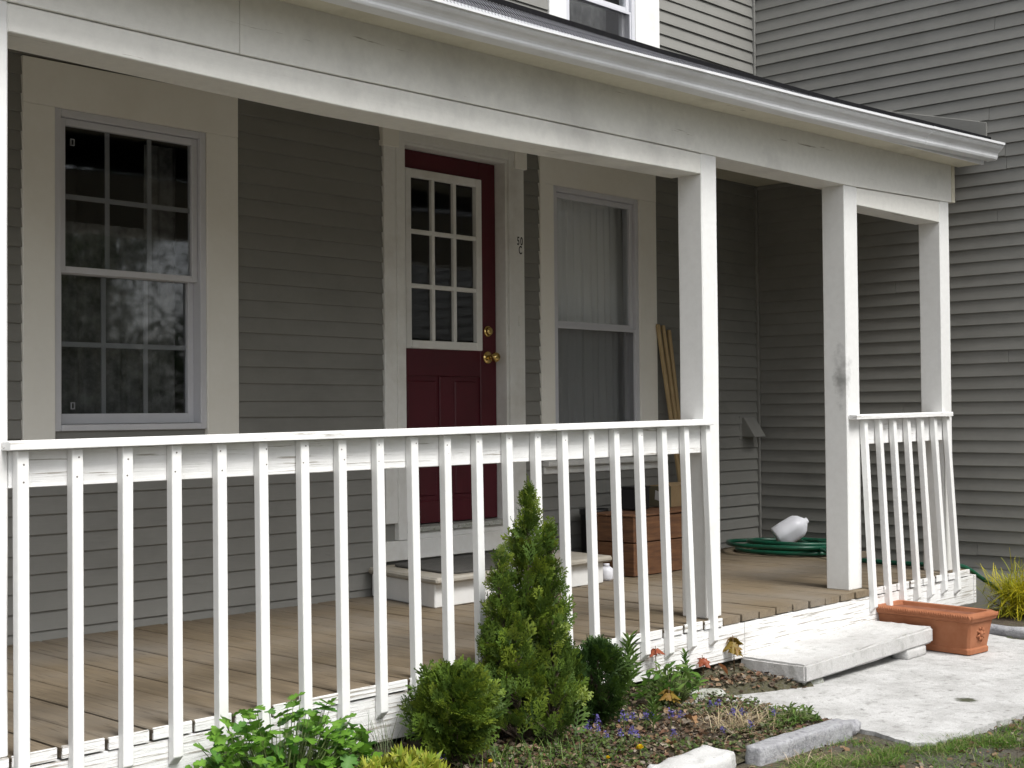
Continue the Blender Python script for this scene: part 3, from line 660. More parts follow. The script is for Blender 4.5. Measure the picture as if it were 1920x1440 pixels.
tag(link('garden_hose', me, 'hose_rubber'), 'green garden hose coiled on the porch floor and trailing off its end', 'hose')
# milk jug lying on the coil
jg = placed('plastic_jug', (6.93, 1.21, .158), 'translucent white plastic jug lying on the coiled green hose', 'jug')
jz = Vector((.56, -.60, .50)).normalized(); jx = (Vector((.35, .55, .25))-jz*jz.dot(Vector((.35, .55, .25)))).normalized(); jy = jz.cross(jx)
jg.rotation_euler = Matrix((jx, jy, jz)).transposed().to_euler(); jg.scale = (.95,)*3
def sq(s, z, e=4):
    q = []
    for k in range(20):
        a = 2*math.pi*k/20; c, d = math.cos(a), math.sin(a); f = (abs(c)**e+abs(d)**e)**(-1/e); q.append((s*c*f, s*d*f, z))
    return q
MB().loft([sq(.0005, -.12), sq(.066, -.12), sq(.072, -.112), sq(.073, -.05), sq(.072, .0), sq(.072, .030), sq(.068, .055), sq(.054, .084, 3), sq(.030, .106, 2.4), sq(.021, .114, 2), sq(.019, .128, 2), sq(.0005, .129, 2)]).build('jug_body', 'jug_plastic', jg, 0, True)
MB().tube([(.022, 0, .110), (.050, 0, .100), (.068, 0, .078), (.074, 0, .045), (.072, 0, .015)], .010, 10).build('handle', 'jug_plastic', jg, 0, True)
# concrete step slab with two blocks
sb = placed('concrete_step', (5.084, -.197, -.181), 'pale concrete slab step in front of the porch entrance', 'step')
sb.rotation_euler = (0, -.025, -.011)
bm = bmesh.new(); bmesh.ops.create_cube(bm, size=1); 
for vv in bm.verts: vv.co = Vector((vv.co.x*1.206, vv.co.y*.35, vv.co.z*.082-.041))
bmesh.ops.subdivide_edges(bm, edges=[e for e in bm.edges if e.calc_length() > .3], cuts=10, use_grid_fill=True)
bmesh.ops.bevel(bm, geom=[e for e in bm.edges if e.calc_face_angle(0) > .5], offset=.010, segments=2, affect='EDGES')
for vv in bm.verts: vv.co += Vector([R.uniform(-.0016, .0016) for _ in range(3)])
me = bpy.data.meshes.new('slab'); bm.to_mesh(me); bm.free(); me.shade_smooth() if False else None
link('slab', me, 'slab_concrete', sb)
def block(name, loc, size, rz, label, mat, cat, seed, bev=.008, sub_=3, jit=.004, group=None):
    from mathutils import noise as mnz
    rb = random.Random(seed); bm = bmesh.new(); bmesh.ops.create_cube(bm, size=1)
    for vv in bm.verts: vv.co = Vector((vv.co.x*size[0], vv.co.y*size[1], (vv.co.z+.5)*size[2]))
    bmesh.ops.bevel(bm, geom=list(bm.edges), offset=bev, segments=1, affect='EDGES')
    bmesh.ops.subdivide_edges(bm, edges=[e for e in bm.edges if e.calc_length() > .06], cuts=sub_, use_grid_fill=True)
    bmesh.ops.subdivide_edges(bm, edges=[e for e in bm.edges if e.calc_length() > .03], cuts=2, use_grid_fill=True)
    bmesh.ops.smooth_vert(bm, verts=bm.verts, factor=.22, use_axis_x=True, use_axis_y=True, use_axis_z=True)
    for vv in bm.verts: vv.co += jit*(1.6*mnz.noise_vector(vv.co*14+Vector((seed*3., 0, 0)))+.7*mnz.noise_vector(vv.co*45+Vector((0, seed*2., 0))))
    me = bpy.data.meshes.new(name); bm.to_mesh(me); bm.free(); me.shade_smooth()
    o = link(name, me, mat); o.location = loc; o.rotation_euler.z = rz; return tag(o, label, cat, group)
block('support_block', (4.60, -.285, PZ-.012), (.15, .12, .035), -.1, 'dark mossy stone block under the left end of the concrete step', 'block_stone', 'block', 1, .006, 2, .002)
block('support_block', (5.52, -.33, PZ-.002), (.21, .09, .052), .03, 'grey stone block under the right end of the concrete step', 'slab_concrete', 'block', 2, .006, 2, .002)
block('edging_stone', (3.56, -.900, -.335), (.60, .075, .085), -.035, 'long grey granite edging stone at the front of the flower bed', 'granite', 'stone', 3, .005, 4, .0035)
block('edging_stone', (3.02, -.80, -.335), (.36, .14, .075), .05, 'white chipped edging stone at the bottom edge of the picture', 'slab_concrete', 'stone', 4, .010, 4, .007)
block('edging_stone', (3.915, -.885, -.325), (.09, .10, .06), .4, 'small pale broken stone at the corner of the path', 'granite', 'stone', 5, .018, 2, .008)
block('edging_stone', (6.52, -.50, -.325), (.07, .62, .065), .05, 'pale kerb stone to the right of the terracotta planter', 'granite', 'stone', 6, .012, 4, .004)
block('edging_stone', (3.90, -.17, -.31), (.36, .16, .05), .1, 'flat grey stone half buried at the left of the path', 'block_stone', 'stone', 8, .02, 4, .006)
# terracotta planter
pl = placed('terracotta_planter', (5.825, -.312, PZ+.004), 'long rectangular terracotta planter with rope rim and flower emblem beside the step', 'planter')
pl.rotation_euler.z = -.085; pl.scale = (1, 1, 1.13)
w2, l2, hh = .128, .285, .183
def rc(s, z, a=w2, b2=l2, cut=.012):
    a, b2 = a+s, b2+s; return [(-a+cut, -b2, z), (a-cut, -b2, z), (a, -b2+cut, z), (a, b2-cut, z), (a-cut, b2, z), (-a+cut, b2, z), (-a, b2-cut, z), (-a, -b2+cut, z)]
MB().loft([rc(-.030, 0), rc(-.029, .022), rc(-.034, .027), rc(-.014, .145), rc(-.011, .150)]).build('body', 'terracotta', pl, .002)
MB().loft([rc(-.012, .143), rc(.0, .149), rc(.006, .163), rc(.002, .177), rc(-.012, .184), rc(-.030, .182), rc(-.036, .165)], True, False).build('rim', 'terracotta', pl, 0)
MB().loft([rc(-.034, .166), rc(-.040, .04), rc(-.041, .035)], True, True).build('inside', 'terracotta_dark', pl, 0)
rope = MB()
def nub(x, y, dx, dy):
    rope.tube([(x-dx*.006, y-dy*.006, .159), (x, y, .168), (x+dx*.006, y+dy*.006, .178)], [.0035, .0065, .0035], 6)
for k in range(42): nub(-w2-.004, -l2+.008+k*(2*l2-.016)/41, 0, 1)
for k in range(20): nub(-w2+.008+k*(2*w2-.016)/19, -l2-.004, 1, 0)
rope.build('rope_edge', 'terracotta', pl, 0, True)
fl = MB(); fl.lathe([(.0005, -.011), (.012, -.009), (.014, 0)], 12, 'y', (0, -l2+.022, .090))
for k in range(9):
    a = 2*math.pi*k/9; p = Vector((math.cos(a), 0, math.sin(a)))
    fl.tube([Vector((0, -l2+.022, .090))+p*.014, Vector((0, -l2+.016, .090))+p*.026, Vector((0, -l2+.024, .090))+p*.038], [.004, .0065, .003], 6)
fl.build('flower_emblem', 'terracotta', pl, 0, True)
# ---------------------------------------------------------------- vegetation helpers
def npmesh(name, V, F, C):
    me = bpy.data.meshes.new(name); V = np.asarray(V, np.float32); F = np.asarray(F, np.int32); k = F.shape[1]
    me.vertices.add(len(V)); me.vertices.foreach_set('co', V.ravel())
    me.loops.add(F.size); me.loops.foreach_set('vertex_index', F.ravel())
    me.polygons.add(len(F)); me.polygons.foreach_set('loop_start', np.arange(0, F.size, k, dtype=np.int32))
    me.update(calc_edges=True)
    at = me.attributes.new('tint', 'FLOAT_COLOR', 'POINT'); cc = np.ones((len(V), 4), np.float32); cc[:, :3] = C; at.data.foreach_set('color', cc.ravel())
    me.validate(); return me
def rotmats(zdir, roll):
    z = zdir/np.linalg.norm(zdir, axis=1, keepdims=True); ref = np.where(np.abs(z[:, 2:3]) < .9, [[0, 0, 1.]], [[1., 0, 0]])
    x = np.cross(ref, z); x /= np.linalg.norm(x, axis=1, keepdims=True); y = np.cross(z, x)
    c, s = np.cos(roll)[:, None], np.sin(roll)[:, None]
    return np.stack([c*x+s*y, -s*x+c*y, z], axis=2)      # columns x,y,z
def scatter(tv, tf, pos, zdir, roll, scale, col, tipcol=None, tw=None):
    n = len(pos); Rm = rotmats(zdir, roll)
    V = np.einsum('nij,kj->nki', Rm, tv)*scale[:, None, None]+pos[:, None, :]
    F = tf[None]+(np.arange(n)*len(tv))[:, None, None]
    C = np.repeat(col[:, None, :], len(tv), 1)
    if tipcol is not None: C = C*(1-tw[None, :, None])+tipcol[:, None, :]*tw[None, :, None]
    return V.reshape(-1, 3), F.reshape(-1, tf.shape[1]), C.reshape(-1, 3)
def cat(parts):
    Vs, Fs, Cs = [], [], []; k = 0
    for V, F, C in parts: Vs.append(V); Fs.append(F+k); Cs.append(C); k += len(V)
    return np.concatenate(Vs), np.concatenate(Fs), np.concatenate(Cs)
def spray_template(seed, wd=.035):
    r = random.Random(seed); V = []; F = []; Wt = []
    def rib(p, d, ln, w0, t0, t1):
        d = Vector(d).normalized(); s = Vector((-d.z, 0, d.x)) if abs(d.y) < .9 else Vector((1, 0, 0)); s = s.normalized()
        q = Vector(p)+d*ln; mid = Vector(p)+d*ln*.55+Vector((0, r.uniform(-.03, .03), 0)); k = len(V)
        for pt, w_, t in ((p, w0*.7, t0), (mid, w0, (t0+t1)/2), (q, w0*.35, t1)):
            pt = Vector(pt); V.append(pt-s*w_); V.append(pt+s*w_); Wt.extend([t, t])
        F.append((k, k+1, k+3, k+2)); F.append((k+2, k+3, k+5, k+4)); return q
    for i in range(1):
        rib((0, 0, 0), (0, 0, 1), 1, wd*.55, 0, 1)
    for i in range(9):
        h = .12+.84*i/9; sd = 1 if i % 2 else -1; a = math.radians(r.uniform(32, 50)); ln = (.52-.30*abs(h-.35))*r.uniform(.8, 1.1)
        d = Vector((sd*math.sin(a), r.uniform(-.25, .25), math.cos(a))); p = Vector((0, 0, h)); rib(p, d, ln, wd, h*.7, .8)
        for k in range(3):
            hh_ = .3+.22*k; p2 = p+d.normalized()*ln*hh_; s2 = 1 if k % 2 else -1
            a2 = math.atan2(d.x, d.z)+s2*math.radians(r.uniform(28, 48)); d2 = Vector((math.sin(a2), r.uniform(-.3, .3), math.cos(a2)))
            rib(p2, d2, ln*.48*(1-.2*k), wd*.9, .6, 1)
    return np.array([tuple(v) for v in V]), np.array(F), np.array(Wt)
SPR = [spray_template(s) for s in range(4)]
def conifer(name, base, lobes, count, size, label, catg, cols, tipc, trunk_h, seed, up=.75, group=None):
    rs = np.random.RandomState(seed); e = placed(name, base, label, catg, group)
    parts = []; tot = sum(l[5] for l in lobes); sticks = MB()
    sticks.tube([(0, 0, -.03), (.004, .003, trunk_h*.5), (0, 0, trunk_h)], [.016, .012, .004], 8)
    for (lx, ly, z0, z1, rad, wt, kind) in lobes:
        n = int(count*wt/tot); t = rs.beta(1.15, 1.35, n) if kind == 'cone' else rs.uniform(0, 1, n)
        if kind == 'cone': rp = rad*np.minimum(1, (1-t)**.62*1.06)*(.42+.58*np.minimum(1, t/.10))
        else: rp = rad*np.sqrt(np.maximum(.02, 1-(2*t-1)**2))
        th = rs.uniform(0, 2*np.pi, n); lump = 1+.13*np.sin(th*3+t*9+seed)+.10*np.sin(th*5-t*17); rr = rp*lump*np.sqrt(rs.uniform(.12, 1, n))
        pos = np.stack([lx*(1 if kind != 'lean' else 1)+rr*np.cos(th), ly+rr*np.sin(th), z0+(z1-z0)*t], 1)
        out_ = np.stack([np.cos(th), np.sin(th), np.zeros(n)], 1)
        zd = out_*(1-up)*1.6+np.array([[0, 0, up]])+rs.normal(0, .28, (n, 3))
        if kind == 'ball': zd += np.stack([np.zeros(n), np.zeros(n), (t-.45)*.6], 1)
        sc_ = size*rs.uniform(.6, 1.15, n)*np.where(rs.uniform(0, 1, n) < .14, 1.55, 1.)*(1 if kind == 'ball' else (1-.35*t)); pos = pos-zd/np.linalg.norm(zd, axis=1, keepdims=True)*sc_[:, None]*.5
        ci = rs.randint(0, len(cols), n); col = np.array(cols)[ci]*rs.uniform(.75, 1.2, (n, 1)); tc = np.array(tipc)[rs.randint(0, len(tipc), n)]*rs.uniform(.75, 1.2, (n, 1))
        roll = np.arctan2(out_[:, 1], out_[:, 0])+rs.normal(0, .7, n)+np.pi/2
        for k in range(4):
            mk = np.arange(n) % 4 == k; tv, tf, tw = SPR[k]
            parts.append(scatter(tv, tf, pos[mk], zd[mk], roll[mk], sc_[mk], col[mk], tc[mk], tw))
        for k in range(0, n, max(1, n//60)):
            zz = max(0, pos[k][2]-.05-rr[k]*.5); sticks.tube([(lx*.5 if zz < .2 else lx, ly, min(zz, trunk_h*.95)), tuple((np.array([lx, ly, zz])+pos[k])/2+np.array([0, 0, .01])), tuple(pos[k])], [.004, .003, .0015], 4)
    link('foliage', npmesh('foliage', *cat(parts)), 'needles', e); sticks.build('trunk', 'trunk_bark', e, 0, True); return e
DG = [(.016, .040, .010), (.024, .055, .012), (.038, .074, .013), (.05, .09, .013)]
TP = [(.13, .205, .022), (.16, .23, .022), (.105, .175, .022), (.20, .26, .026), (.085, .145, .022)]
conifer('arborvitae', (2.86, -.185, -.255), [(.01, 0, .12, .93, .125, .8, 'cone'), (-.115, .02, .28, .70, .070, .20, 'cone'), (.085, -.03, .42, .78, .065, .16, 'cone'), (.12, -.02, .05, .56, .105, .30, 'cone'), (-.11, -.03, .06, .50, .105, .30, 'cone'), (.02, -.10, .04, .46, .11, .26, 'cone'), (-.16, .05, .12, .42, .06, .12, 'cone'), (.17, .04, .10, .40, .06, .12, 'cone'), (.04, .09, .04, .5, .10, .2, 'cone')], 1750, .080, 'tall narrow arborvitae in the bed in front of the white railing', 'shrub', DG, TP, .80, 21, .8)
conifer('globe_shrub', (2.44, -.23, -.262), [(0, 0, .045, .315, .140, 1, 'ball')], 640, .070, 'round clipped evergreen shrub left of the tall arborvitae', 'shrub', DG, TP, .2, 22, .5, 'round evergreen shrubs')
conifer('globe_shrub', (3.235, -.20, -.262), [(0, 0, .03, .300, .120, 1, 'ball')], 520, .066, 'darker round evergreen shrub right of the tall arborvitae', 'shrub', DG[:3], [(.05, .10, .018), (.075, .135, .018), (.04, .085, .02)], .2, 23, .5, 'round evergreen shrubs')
# golden thread-leaf shrub by the side wall
def threads(name, base, n, label):
    rs = np.random.RandomState(5); e = placed(name, base, label, 'shrub'); V = []; F = []; C = []; st_ = MB()
    for k in range(n):
        a = rs.uniform(0, 2*np.pi); el = rs.uniform(-.1, .95); ln = rs.uniform(.09, .22); p = np.array([rs.normal(0, .06), rs.normal(0, .06), rs.uniform(.02, .16)]); d = np.array([np.cos(a)*np.cos(el), np.sin(a)*np.cos(el), np.sin(el)])
        c = np.array([(.56, .50, .025), (.45, .44, .03), (.64, .55, .04), (.33, .37, .035)][rs.randint(4)])
        for br in range(4):
            pp_ = p+d*ln*br*.22; dd = d+rs.normal(0, .6, 3)*(br > 0); wv = np.cross(dd, [0, 0, 1.]); wv = wv/np.linalg.norm(wv)*.0026; j = len(V); l2_ = ln*(1 if br == 0 else .5)
            for s in range(4):
                t = s/3; q = pp_+dd*l2_*t+np.array([0, 0, -.06*t*t*l2_/.2]); ww = wv*(1-.6*t)
                V += [q-ww, q+ww]; C += [c*(.8+.3*t)]*2
                if s: F.append((j+2*s-2, j+2*s-1, j+2*s+1, j+2*s))
        if k % 12 == 0: st_.tube([(0, 0, 0), tuple(p+d*.03)], [.004, .002], 5)
    link('foliage', npmesh('foliage', np.array(V), np.array(F), np.array(C)), 'needles', e); st_.build('stem', 'stem_brown', e, 0, True)
threads('golden_shrub', (7.10, -.24, -.285), 520, 'yellow-green thread-leaf shrub by the grey side wall')
# leaf templates as meshes with tint
def leafmesh(name, outline, fold, cols, rib=None):
    n = len(outline); V = [(0, 0, 0)]; F = []
    V = [(x, y, fold*abs(x)*1.+.25*fold*math.sin(y*3)) for x, y in outline]; k = len(V); V.append((0, .45, 0.02))
    F = [(i, (i+1) % n, k) for i in range(n)]; C = [cols[0]]*n+[cols[1]]
    return npmesh(name, np.array(V), np.array(F), np.array(C))
LOBED = [(0, 0), (.10, .05), (.30, -.02), (.42, .12), (.36, .22), (.50, .30), (.46, .46), (.30, .44), (.22, .50), (.34, .62), (.33, .78), (.22, .80), (.16, .95), (0, 1.0), (-.16, .95), (-.22, .80), (-.33, .78), (-.34, .62), (-.22, .50), (-.30, .44), (-.46, .46), (-.50, .30), (-.36, .22), (-.42, .12), (-.30, -.02), (-.10, .05)]
MAPLE = [(0, 0), (.16, .04), (.34, .0), (.30, .22), (.48, .30), (.60, .50), (.36, .50), (.26, .56), (.20, .78), (0, 1.05), (-.20, .78), (-.26, .56), (-.36, .50), (-.60, .50), (-.48, .30), (-.30, .22), (-.34, 0), (-.16, .04)]
OVAL = [(0, 0), (.12, .12), (.2, .32), (.2, .55), (.12, .8), (0, 1), (-.12, .8), (-.2, .55), (-.2, .32), (-.12, .12)]
NARROW = [(0, 0), (.06, .15), (.1, .4), (.07, .75), (0, 1), (-.07, .75), (-.1, .4), (-.06, .15)]
LGREEN = [leafmesh('leaf', LOBED, .25, c) for c in (((.13, .28, .035), (.17, .34, .05)), ((.15, .31, .04), (.20, .37, .055)), ((.085, .21, .04), (.12, .26, .05)), ((.13, .28, .03), (.17, .34, .045)))]
BRONZE = [leafmesh('leaf', MAPLE, -.35, c) for c in (((.22, .15, .025), (.27, .19, .035)), ((.27, .17, .04), (.24, .13, .03)))]
REDL = [leafmesh('leaf', MAPLE, -.4, c) for c in (((.30, .075, .035), (.36, .11, .05)), ((.36, .16, .06), (.30, .11, .05)))]
SMALLG = [leafmesh('leaf', NARROW, .4, c) for c in (((.085, .16, .03), (.12, .21, .045)), ((.12, .20, .035), (.16, .25, .06)))]
OVALG = [leafmesh('leaf', OVAL, .3, c) for c in (((.07, .15, .028), (.09, .19, .035)), ((.10, .20, .03), (.13, .25, .04)), ((.14, .22, .05), (.18, .27, .07)))]
def addleaf(me, parent, p, d, size, mat='leaf', roll=0):
    if not me.materials: me.materials.append(MATS[mat])
    o = bpy.data.objects.new('leaf', me); COL.objects.link(o); o.parent = parent
    d = Vector(d).normalized(); q = d.to_track_quat('Y', 'Z'); o.rotation_mode = 'QUATERNION'; from mathutils import Quaternion
    o.rotation_quaternion = q @ Quaternion((0, 1, 0), roll); o.location = p; o.scale = (size,)*3; return o
# lobed leafy plant bottom left
def leafy(name, base, n, sx, sy, h, meshes, size, label, catg='plant', seed=1, stem='stem_green', up=.8, hmin=.35):
    rl_ = random.Random(seed); e = placed(name, base, label, catg); s = MB()
    for k in range(n):
        u, v2 = rl_.uniform(-1, 1), rl_.uniform(-1, 1)
        if u*u+v2*v2 > 1: u *= .6; v2 *= .6
        hh_ = h*(1-.65*(u*u+v2*v2)**1.2)*rl_.uniform(hmin, 1); p = Vector((u*sx, v2*sy, max(.01, hh_)))
        b0 = Vector((u*sx*.45, v2*sy*.45, 0)); s.tube([b0, (b0+p)/2+Vector((0, 0, .02)), p], [.0022, .0018, .0012], 4)
        a = rl_.uniform(0, 2*math.pi); d = Vector((math.cos(a)+u*.7, math.sin(a)+v2*.7-.25, up*rl_.uniform(-.6, 1.6)))
        sz = size*rl_.uniform(.65, 1.2); addleaf(rl_.choice(meshes), e, p-d.normalized()*sz*.3, d, sz, 'leaf', rl_.uniform(-.5, .5))
    s.build('stem', stem, e, 0, True); return e
leafy('lobed_leaf_plant', (1.75, -.165, -.262), 300, .37, .12, .33, LGREEN, .056, 'bright green lobed-leaf plant growing against the railing at lower left', seed=3)
leafy('lobed_leaf_plant', (1.46, -.20, -.262), 34, .12, .08, .19, LGREEN, .058, 'small bright green lobed-leaf clump left of the larger one', seed=4)
leafy('lobed_leaf_plant', (2.10, -.10, -.262), 10, .05, .04, .15, LGREEN, .042, 'tiny blue-green lobed-leaf sprout between railing and round shrub', seed=5)
# whorled yellow-green plant
ROS = []
for s in range(3):
    rr_ = np.random.RandomState(40+s); n_ = 12; tv = np.array([(-.10, 0, 0), (.10, 0, 0), (.13, .55, .05), (-.13, .55, .05), (.0, 1, -.02), (.0, 1, -.02)]); tf = np.array([(0, 1, 2, 3), (3, 2, 4, 5)])
    a = np.linspace(0, 2*np.pi, n_, endpoint=False)+rr_.normal(0, .2, n_); el = rr_.uniform(.15, 1.15, n_)
    V = []; F = []; C = []
    for k in range(n_):
        ca, sa, ce, se = math.cos(a[k]), math.sin(a[k]), math.cos(el[k]), math.sin(el[k])
        dv = np.array([ca*ce, sa*ce, se]); sv = np.array([-sa, ca, 0]); nv = np.cross(sv, dv); j = len(V); ln = rr_.uniform(.7, 1.1)
        for (x, y, z) in tv: V.append(sv*x*1.0+dv*y*ln+nv*z*2)
        F += [tuple(j+i for i in q) for q in tf]; c = np.array([(.30, .34, .035), (.22, .30, .03), (.36, .37, .06)][rr_.randint(3)]); C += [c*.7]*2+[c]*2+[c*1.15]*2
    me = npmesh('rosette', np.array(V), np.array(F), np.array(C)); me.materials.append(MATS['leaf']); ROS.append(me)
def rosettes(base, n, sx, sy, h, label, seed):
    rl_ = random.Random(seed); e = placed('whorled_plant', base, label, 'plant'); s = MB()
    for k in range(n):
        u, v2 = rl_.uniform(-1, 1), rl_.uniform(-1, 1)
        if u*u+v2*v2 > 1: u *= .7; v2 *= .7
        p = Vector((u*sx, v2*sy, h*(1-.7*(u*u+v2*v2))*rl_.uniform(.6, 1)+.01)); s.tube([(u*sx*.8, v2*sy*.8, 0), p], [.0025, .002], 4)
        o = bpy.data.objects.new('rosette', rl_.choice(ROS)); COL.objects.link(o); o.parent = e; o.location = p; o.scale = (rl_.uniform(.034, .052),)*3; o.rotation_euler = (rl_.uniform(-.4, .5), rl_.uniform(-.4, .4), rl_.uniform(0, 6))
    s.build('stem', 'stem_green', e, 0, True)
rosettes((2.10, -.31, -.275), 75, .19, .09, .115, 'yellow-green whorled-leaf mound at bottom left of the round shrub', 6)
rosettes((1.77, -.36, -.275), 50, .16, .08, .105, 'yellow-green whorled-leaf mound in front of the lobed-leaf plant', 7)
# seedlings and small plants in the bed
def seedling(base, h, meshes, n, size, label, seed, droop=-.6, stem='stem_brown'):
    rl_ = random.Random(seed); e = placed('seedling', base, label, 'seedling'); top = Vector((rl_.uniform(-.01, .01), 0, h))
    MB().tube([(0, 0, -.01), top*.5+Vector((.004, 0, 0)), top], [.0028, .0022, .0016], 5).build('stem', stem, e, 0, True)
    for k in range(n):
        a = 2*math.pi*k/n+rl_.uniform(-.4, .4); d = Vector((math.cos(a), math.sin(a), droop*rl_.uniform(.6, 1.3))); addleaf(rl_.choice(meshes), e, top+Vector((0, 0, -.012*(k//4)))+d*.012, d, size*rl_.uniform(.8, 1.15), 'leaf', rl_.uniform(-.4, .4))
seedling((4.375, -.06, -.245), .165, BRONZE, 13, .058, 'bronze-green drooping maple seedling beside the concrete step', 31, -1.2)
seedling((4.15, -.05, -.24), .10, REDL, 4, .045, 'orange-brown two-leaf seedling against the white fascia', 32, -1.3)
seedling((3.79, -.06, -.245), .19, REDL[:1], 4, .042, 'small red-leaved seedling on a thin stem right of the shrubs', 33, -.9)
seedling((3.48, -.36, -.272), .13, BRONZE, 9, .042, 'brownish drooping seedling in front of the small leafy plant', 34, -1.0)
def upright(base, h, n, size, label, seed, meshes=SMALLG):
    rl_ = random.Random(seed); e = placed('leafy_sprout', base, label, 'plant'); top = Vector((rl_.uniform(-.015, .015), 0, h)); MB().tube([(0, 0, -.01), top*.5, top], [.003, .0025, .0015], 5).build('stem', 'stem_green', e, 0, True)
    for k in range(n):
        t = .25+.75*k/n; a = k*2.4; d = Vector((math.cos(a), math.sin(a), .55+.5*t)); addleaf(rl_.choice(meshes), e, top*t, d, size*(1.1-.4*t)*rl_.uniform(.85, 1.15), 'leaf', 0)
upright((3.60, -.07, -.245), .24, 40, .085, 'upright narrow-leaved sprout just right of the dark round shrub', 41)
upright((3.30, -.42, -.285), .12, 26, .06, 'short narrow-leaved sprout below the dark round shrub', 42)
upright((3.93, -.12, -.25), .16, 26, .042, 'thin upright weed left of the orange-brown seedling', 43, OVALG)
leafy('leafy_plant', (3.70, -.20, -.262), 170, .20, .10, .17, OVALG, .048, 'low bushy green plant in the bed between shrubs and path', seed=8)
leafy('leafy_plant', (3.82, -.70, -.295), 120, .17, .08, .075, SMALLG, .042, 'low grey-green weed mat behind the granite edging stone', seed=9)
# violet-blue flowers
FLW = []
for s in range(2):
    rr_ = np.random.RandomState(60+s); n_ = 26; V = []; F = []; C = []
    for k in range(n_):
        p = np.array([rr_.normal(0, .010), rr_.normal(0, .010), rr_.uniform(.0, .045)]); d1 = rr_.normal(0, 1, 3); d1 /= np.linalg.norm(d1); d2 = np.cross(d1, rr_.normal(0, 1, 3)); d2 /= np.linalg.norm(d2); j = len(V)
        for a, b2 in ((-1, -.6), (1, -.6), (.8, .8), (-.8, .8)): V.append(p+d1*a*.005+d2*b2*.005)
        F.append((j, j+1, j+2, j+3)); C += [np.array([(.13, .11, .33), (.18, .15, .40), (.09, .075, .25)][rr_.randint(3)])]*4
    me = npmesh('blossom', np.array(V), np.array(F), np.array(C)); me.materials.append(MATS['petal']); FLW.append(me)
FST = MB().tube([(0, 0, -.055), (.002, 0, -.02), (0, 0, .02)], [.0018, .0015, .0012], 4).mesh('stem'); FST.materials.append(MATS['stem_green'])
spots = [(2.98, -.36), (3.00, -.40), (3.02, -.34), (2.96, -.47), (3.01, -.50), (3.05, -.52), (3.08, -.49), (3.03, -.55), (3.20, -.36), (3.23, -.38), (3.27, -.41), (3.30, -.42), (3.40, -.43), (3.42, -.46), (3.63, -.45), (3.66, -.47), (3.60, -.58), (3.63, -.60), (3.16, -.62), (3.35, -.70), (3.50, -.72), (2.30, -.30), (3.10, -.31), (3.70, -.70)]
for k, (x, y) in enumerate(spots):
    e = placed('violet_flower', (x, y, bedz(x, y)+.05), 'small violet-blue flower spike in the leaf litter of the bed', 'flower', 'violet-blue flowers in the bed', R.uniform(0, 6)); s = R.uniform(.5, .85); e.scale = (s,)*3
    for nm, me in (('blossom', FLW[k % 2]), ('stem', FST)):
        o = bpy.data.objects.new(nm, me); COL.objects.link(o); o.parent = e
def dandelion(base, rad, h, label):
    e = placed('yellow_flower', base, label, 'flower'); V = []; F = []; C = []; rr_ = np.random.RandomState(3)
    for k in range(60):
        a = rr_.uniform(0, 2*np.pi); el = rr_.uniform(.1, 1.4); d = np.array([np.cos(a)*np.cos(el), np.sin(a)*np.cos(el), np.sin(el)]); s = np.array([-np.sin(a), np.cos(a), 0])*.18*rad; j = len(V); p = np.array([0, 0, h])
        V += [p-s*.5, p+s*.5, p+d*rad+s, p+d*rad-s]; F.append((j, j+1, j+2, j+3)); C += [np.array((.75, .55, .01))]*4
    link('flower_head', npmesh('flower_head', np.array(V), np.array(F), np.array(C)), 'petal', e); MB().tube([(0, 0, -.01), (0, 0, h)], .0022, 5).build('stem', 'stem_green', e)
dandelion((2.99, -.60, -.295), .017, .04, 'yellow dandelion flower at the bottom edge of the bed')
dandelion((2.86, -.56, -.295), .010, .025, 'smaller yellow flower left of the dandelion')
dandelion((2.44, -.40, -.285), .011, .055, 'pale yellow flower in the grass below the round shrub')
# ---------------------------------------------------------------- uncountable ground stuff
def stuff(o): o['kind'] = 'stuff'; return o
rs = np.random.RandomState(77)
tvl = np.array([(-.5, -.5, .12), (0, -.55, 0), (.5, -.45, .16), (-.45, .4, .14), (0, .6, -.03), (.4, .45, .10)]); tfl = np.array([(0, 1, 4, 3), (1, 2, 5, 4)])
n = 9500; x = rs.uniform(2.3, 4.5, n); y = -.84*rs.uniform(0, 1, n)**.85-.01
keep = ~((y < -.80) | ((x > 3.97) & (y < -.16-.42*np.maximum(0, x-4.04)))); x, y = x[keep], y[keep]; n = len(x)
pos = np.stack([x, y, [bedz(a, b2)+.004 for a, b2 in zip(x, y)]], 1); pos[:, 2] += rs.uniform(0, .010, n)
pal = np.array([(.22, .135, .075), (.32, .22, .135), (.13, .075, .045), (.34, .26, .18), (.20, .105, .065), (.09, .065, .048), (.33, .28, .22), (.16, .12, .085)])
m2 = 2600; x2 = rs.uniform(2.6, 5.2, m2); y2 = rs.uniform(-1.9, -.9, m2); k2 = ~((x2 > 3.84) & (y2 > -1.28)); x2, y2 = x2[k2], y2[k2]
pos = np.concatenate([pos, np.stack([x2, y2, np.full(len(x2), PZ-.012)], 1)]); n = len(pos)
L1 = scatter(tvl, tfl, pos, np.stack([rs.normal(0, .45, n), rs.normal(0, .45, n), np.ones(n)], 1), rs.uniform(0, 6.28, n), .005+.021*rs.uniform(0, 1, n)**2.4, pal[rs.randint(0, len(pal), n)]*rs.uniform(.45, .95, (n, 1)))
stuff(tag(link('leaf_litter', npmesh('leaf_litter', *L1), 'dry'), 'brown dead leaves and mulch covering the flower bed', 'leaf litter'))
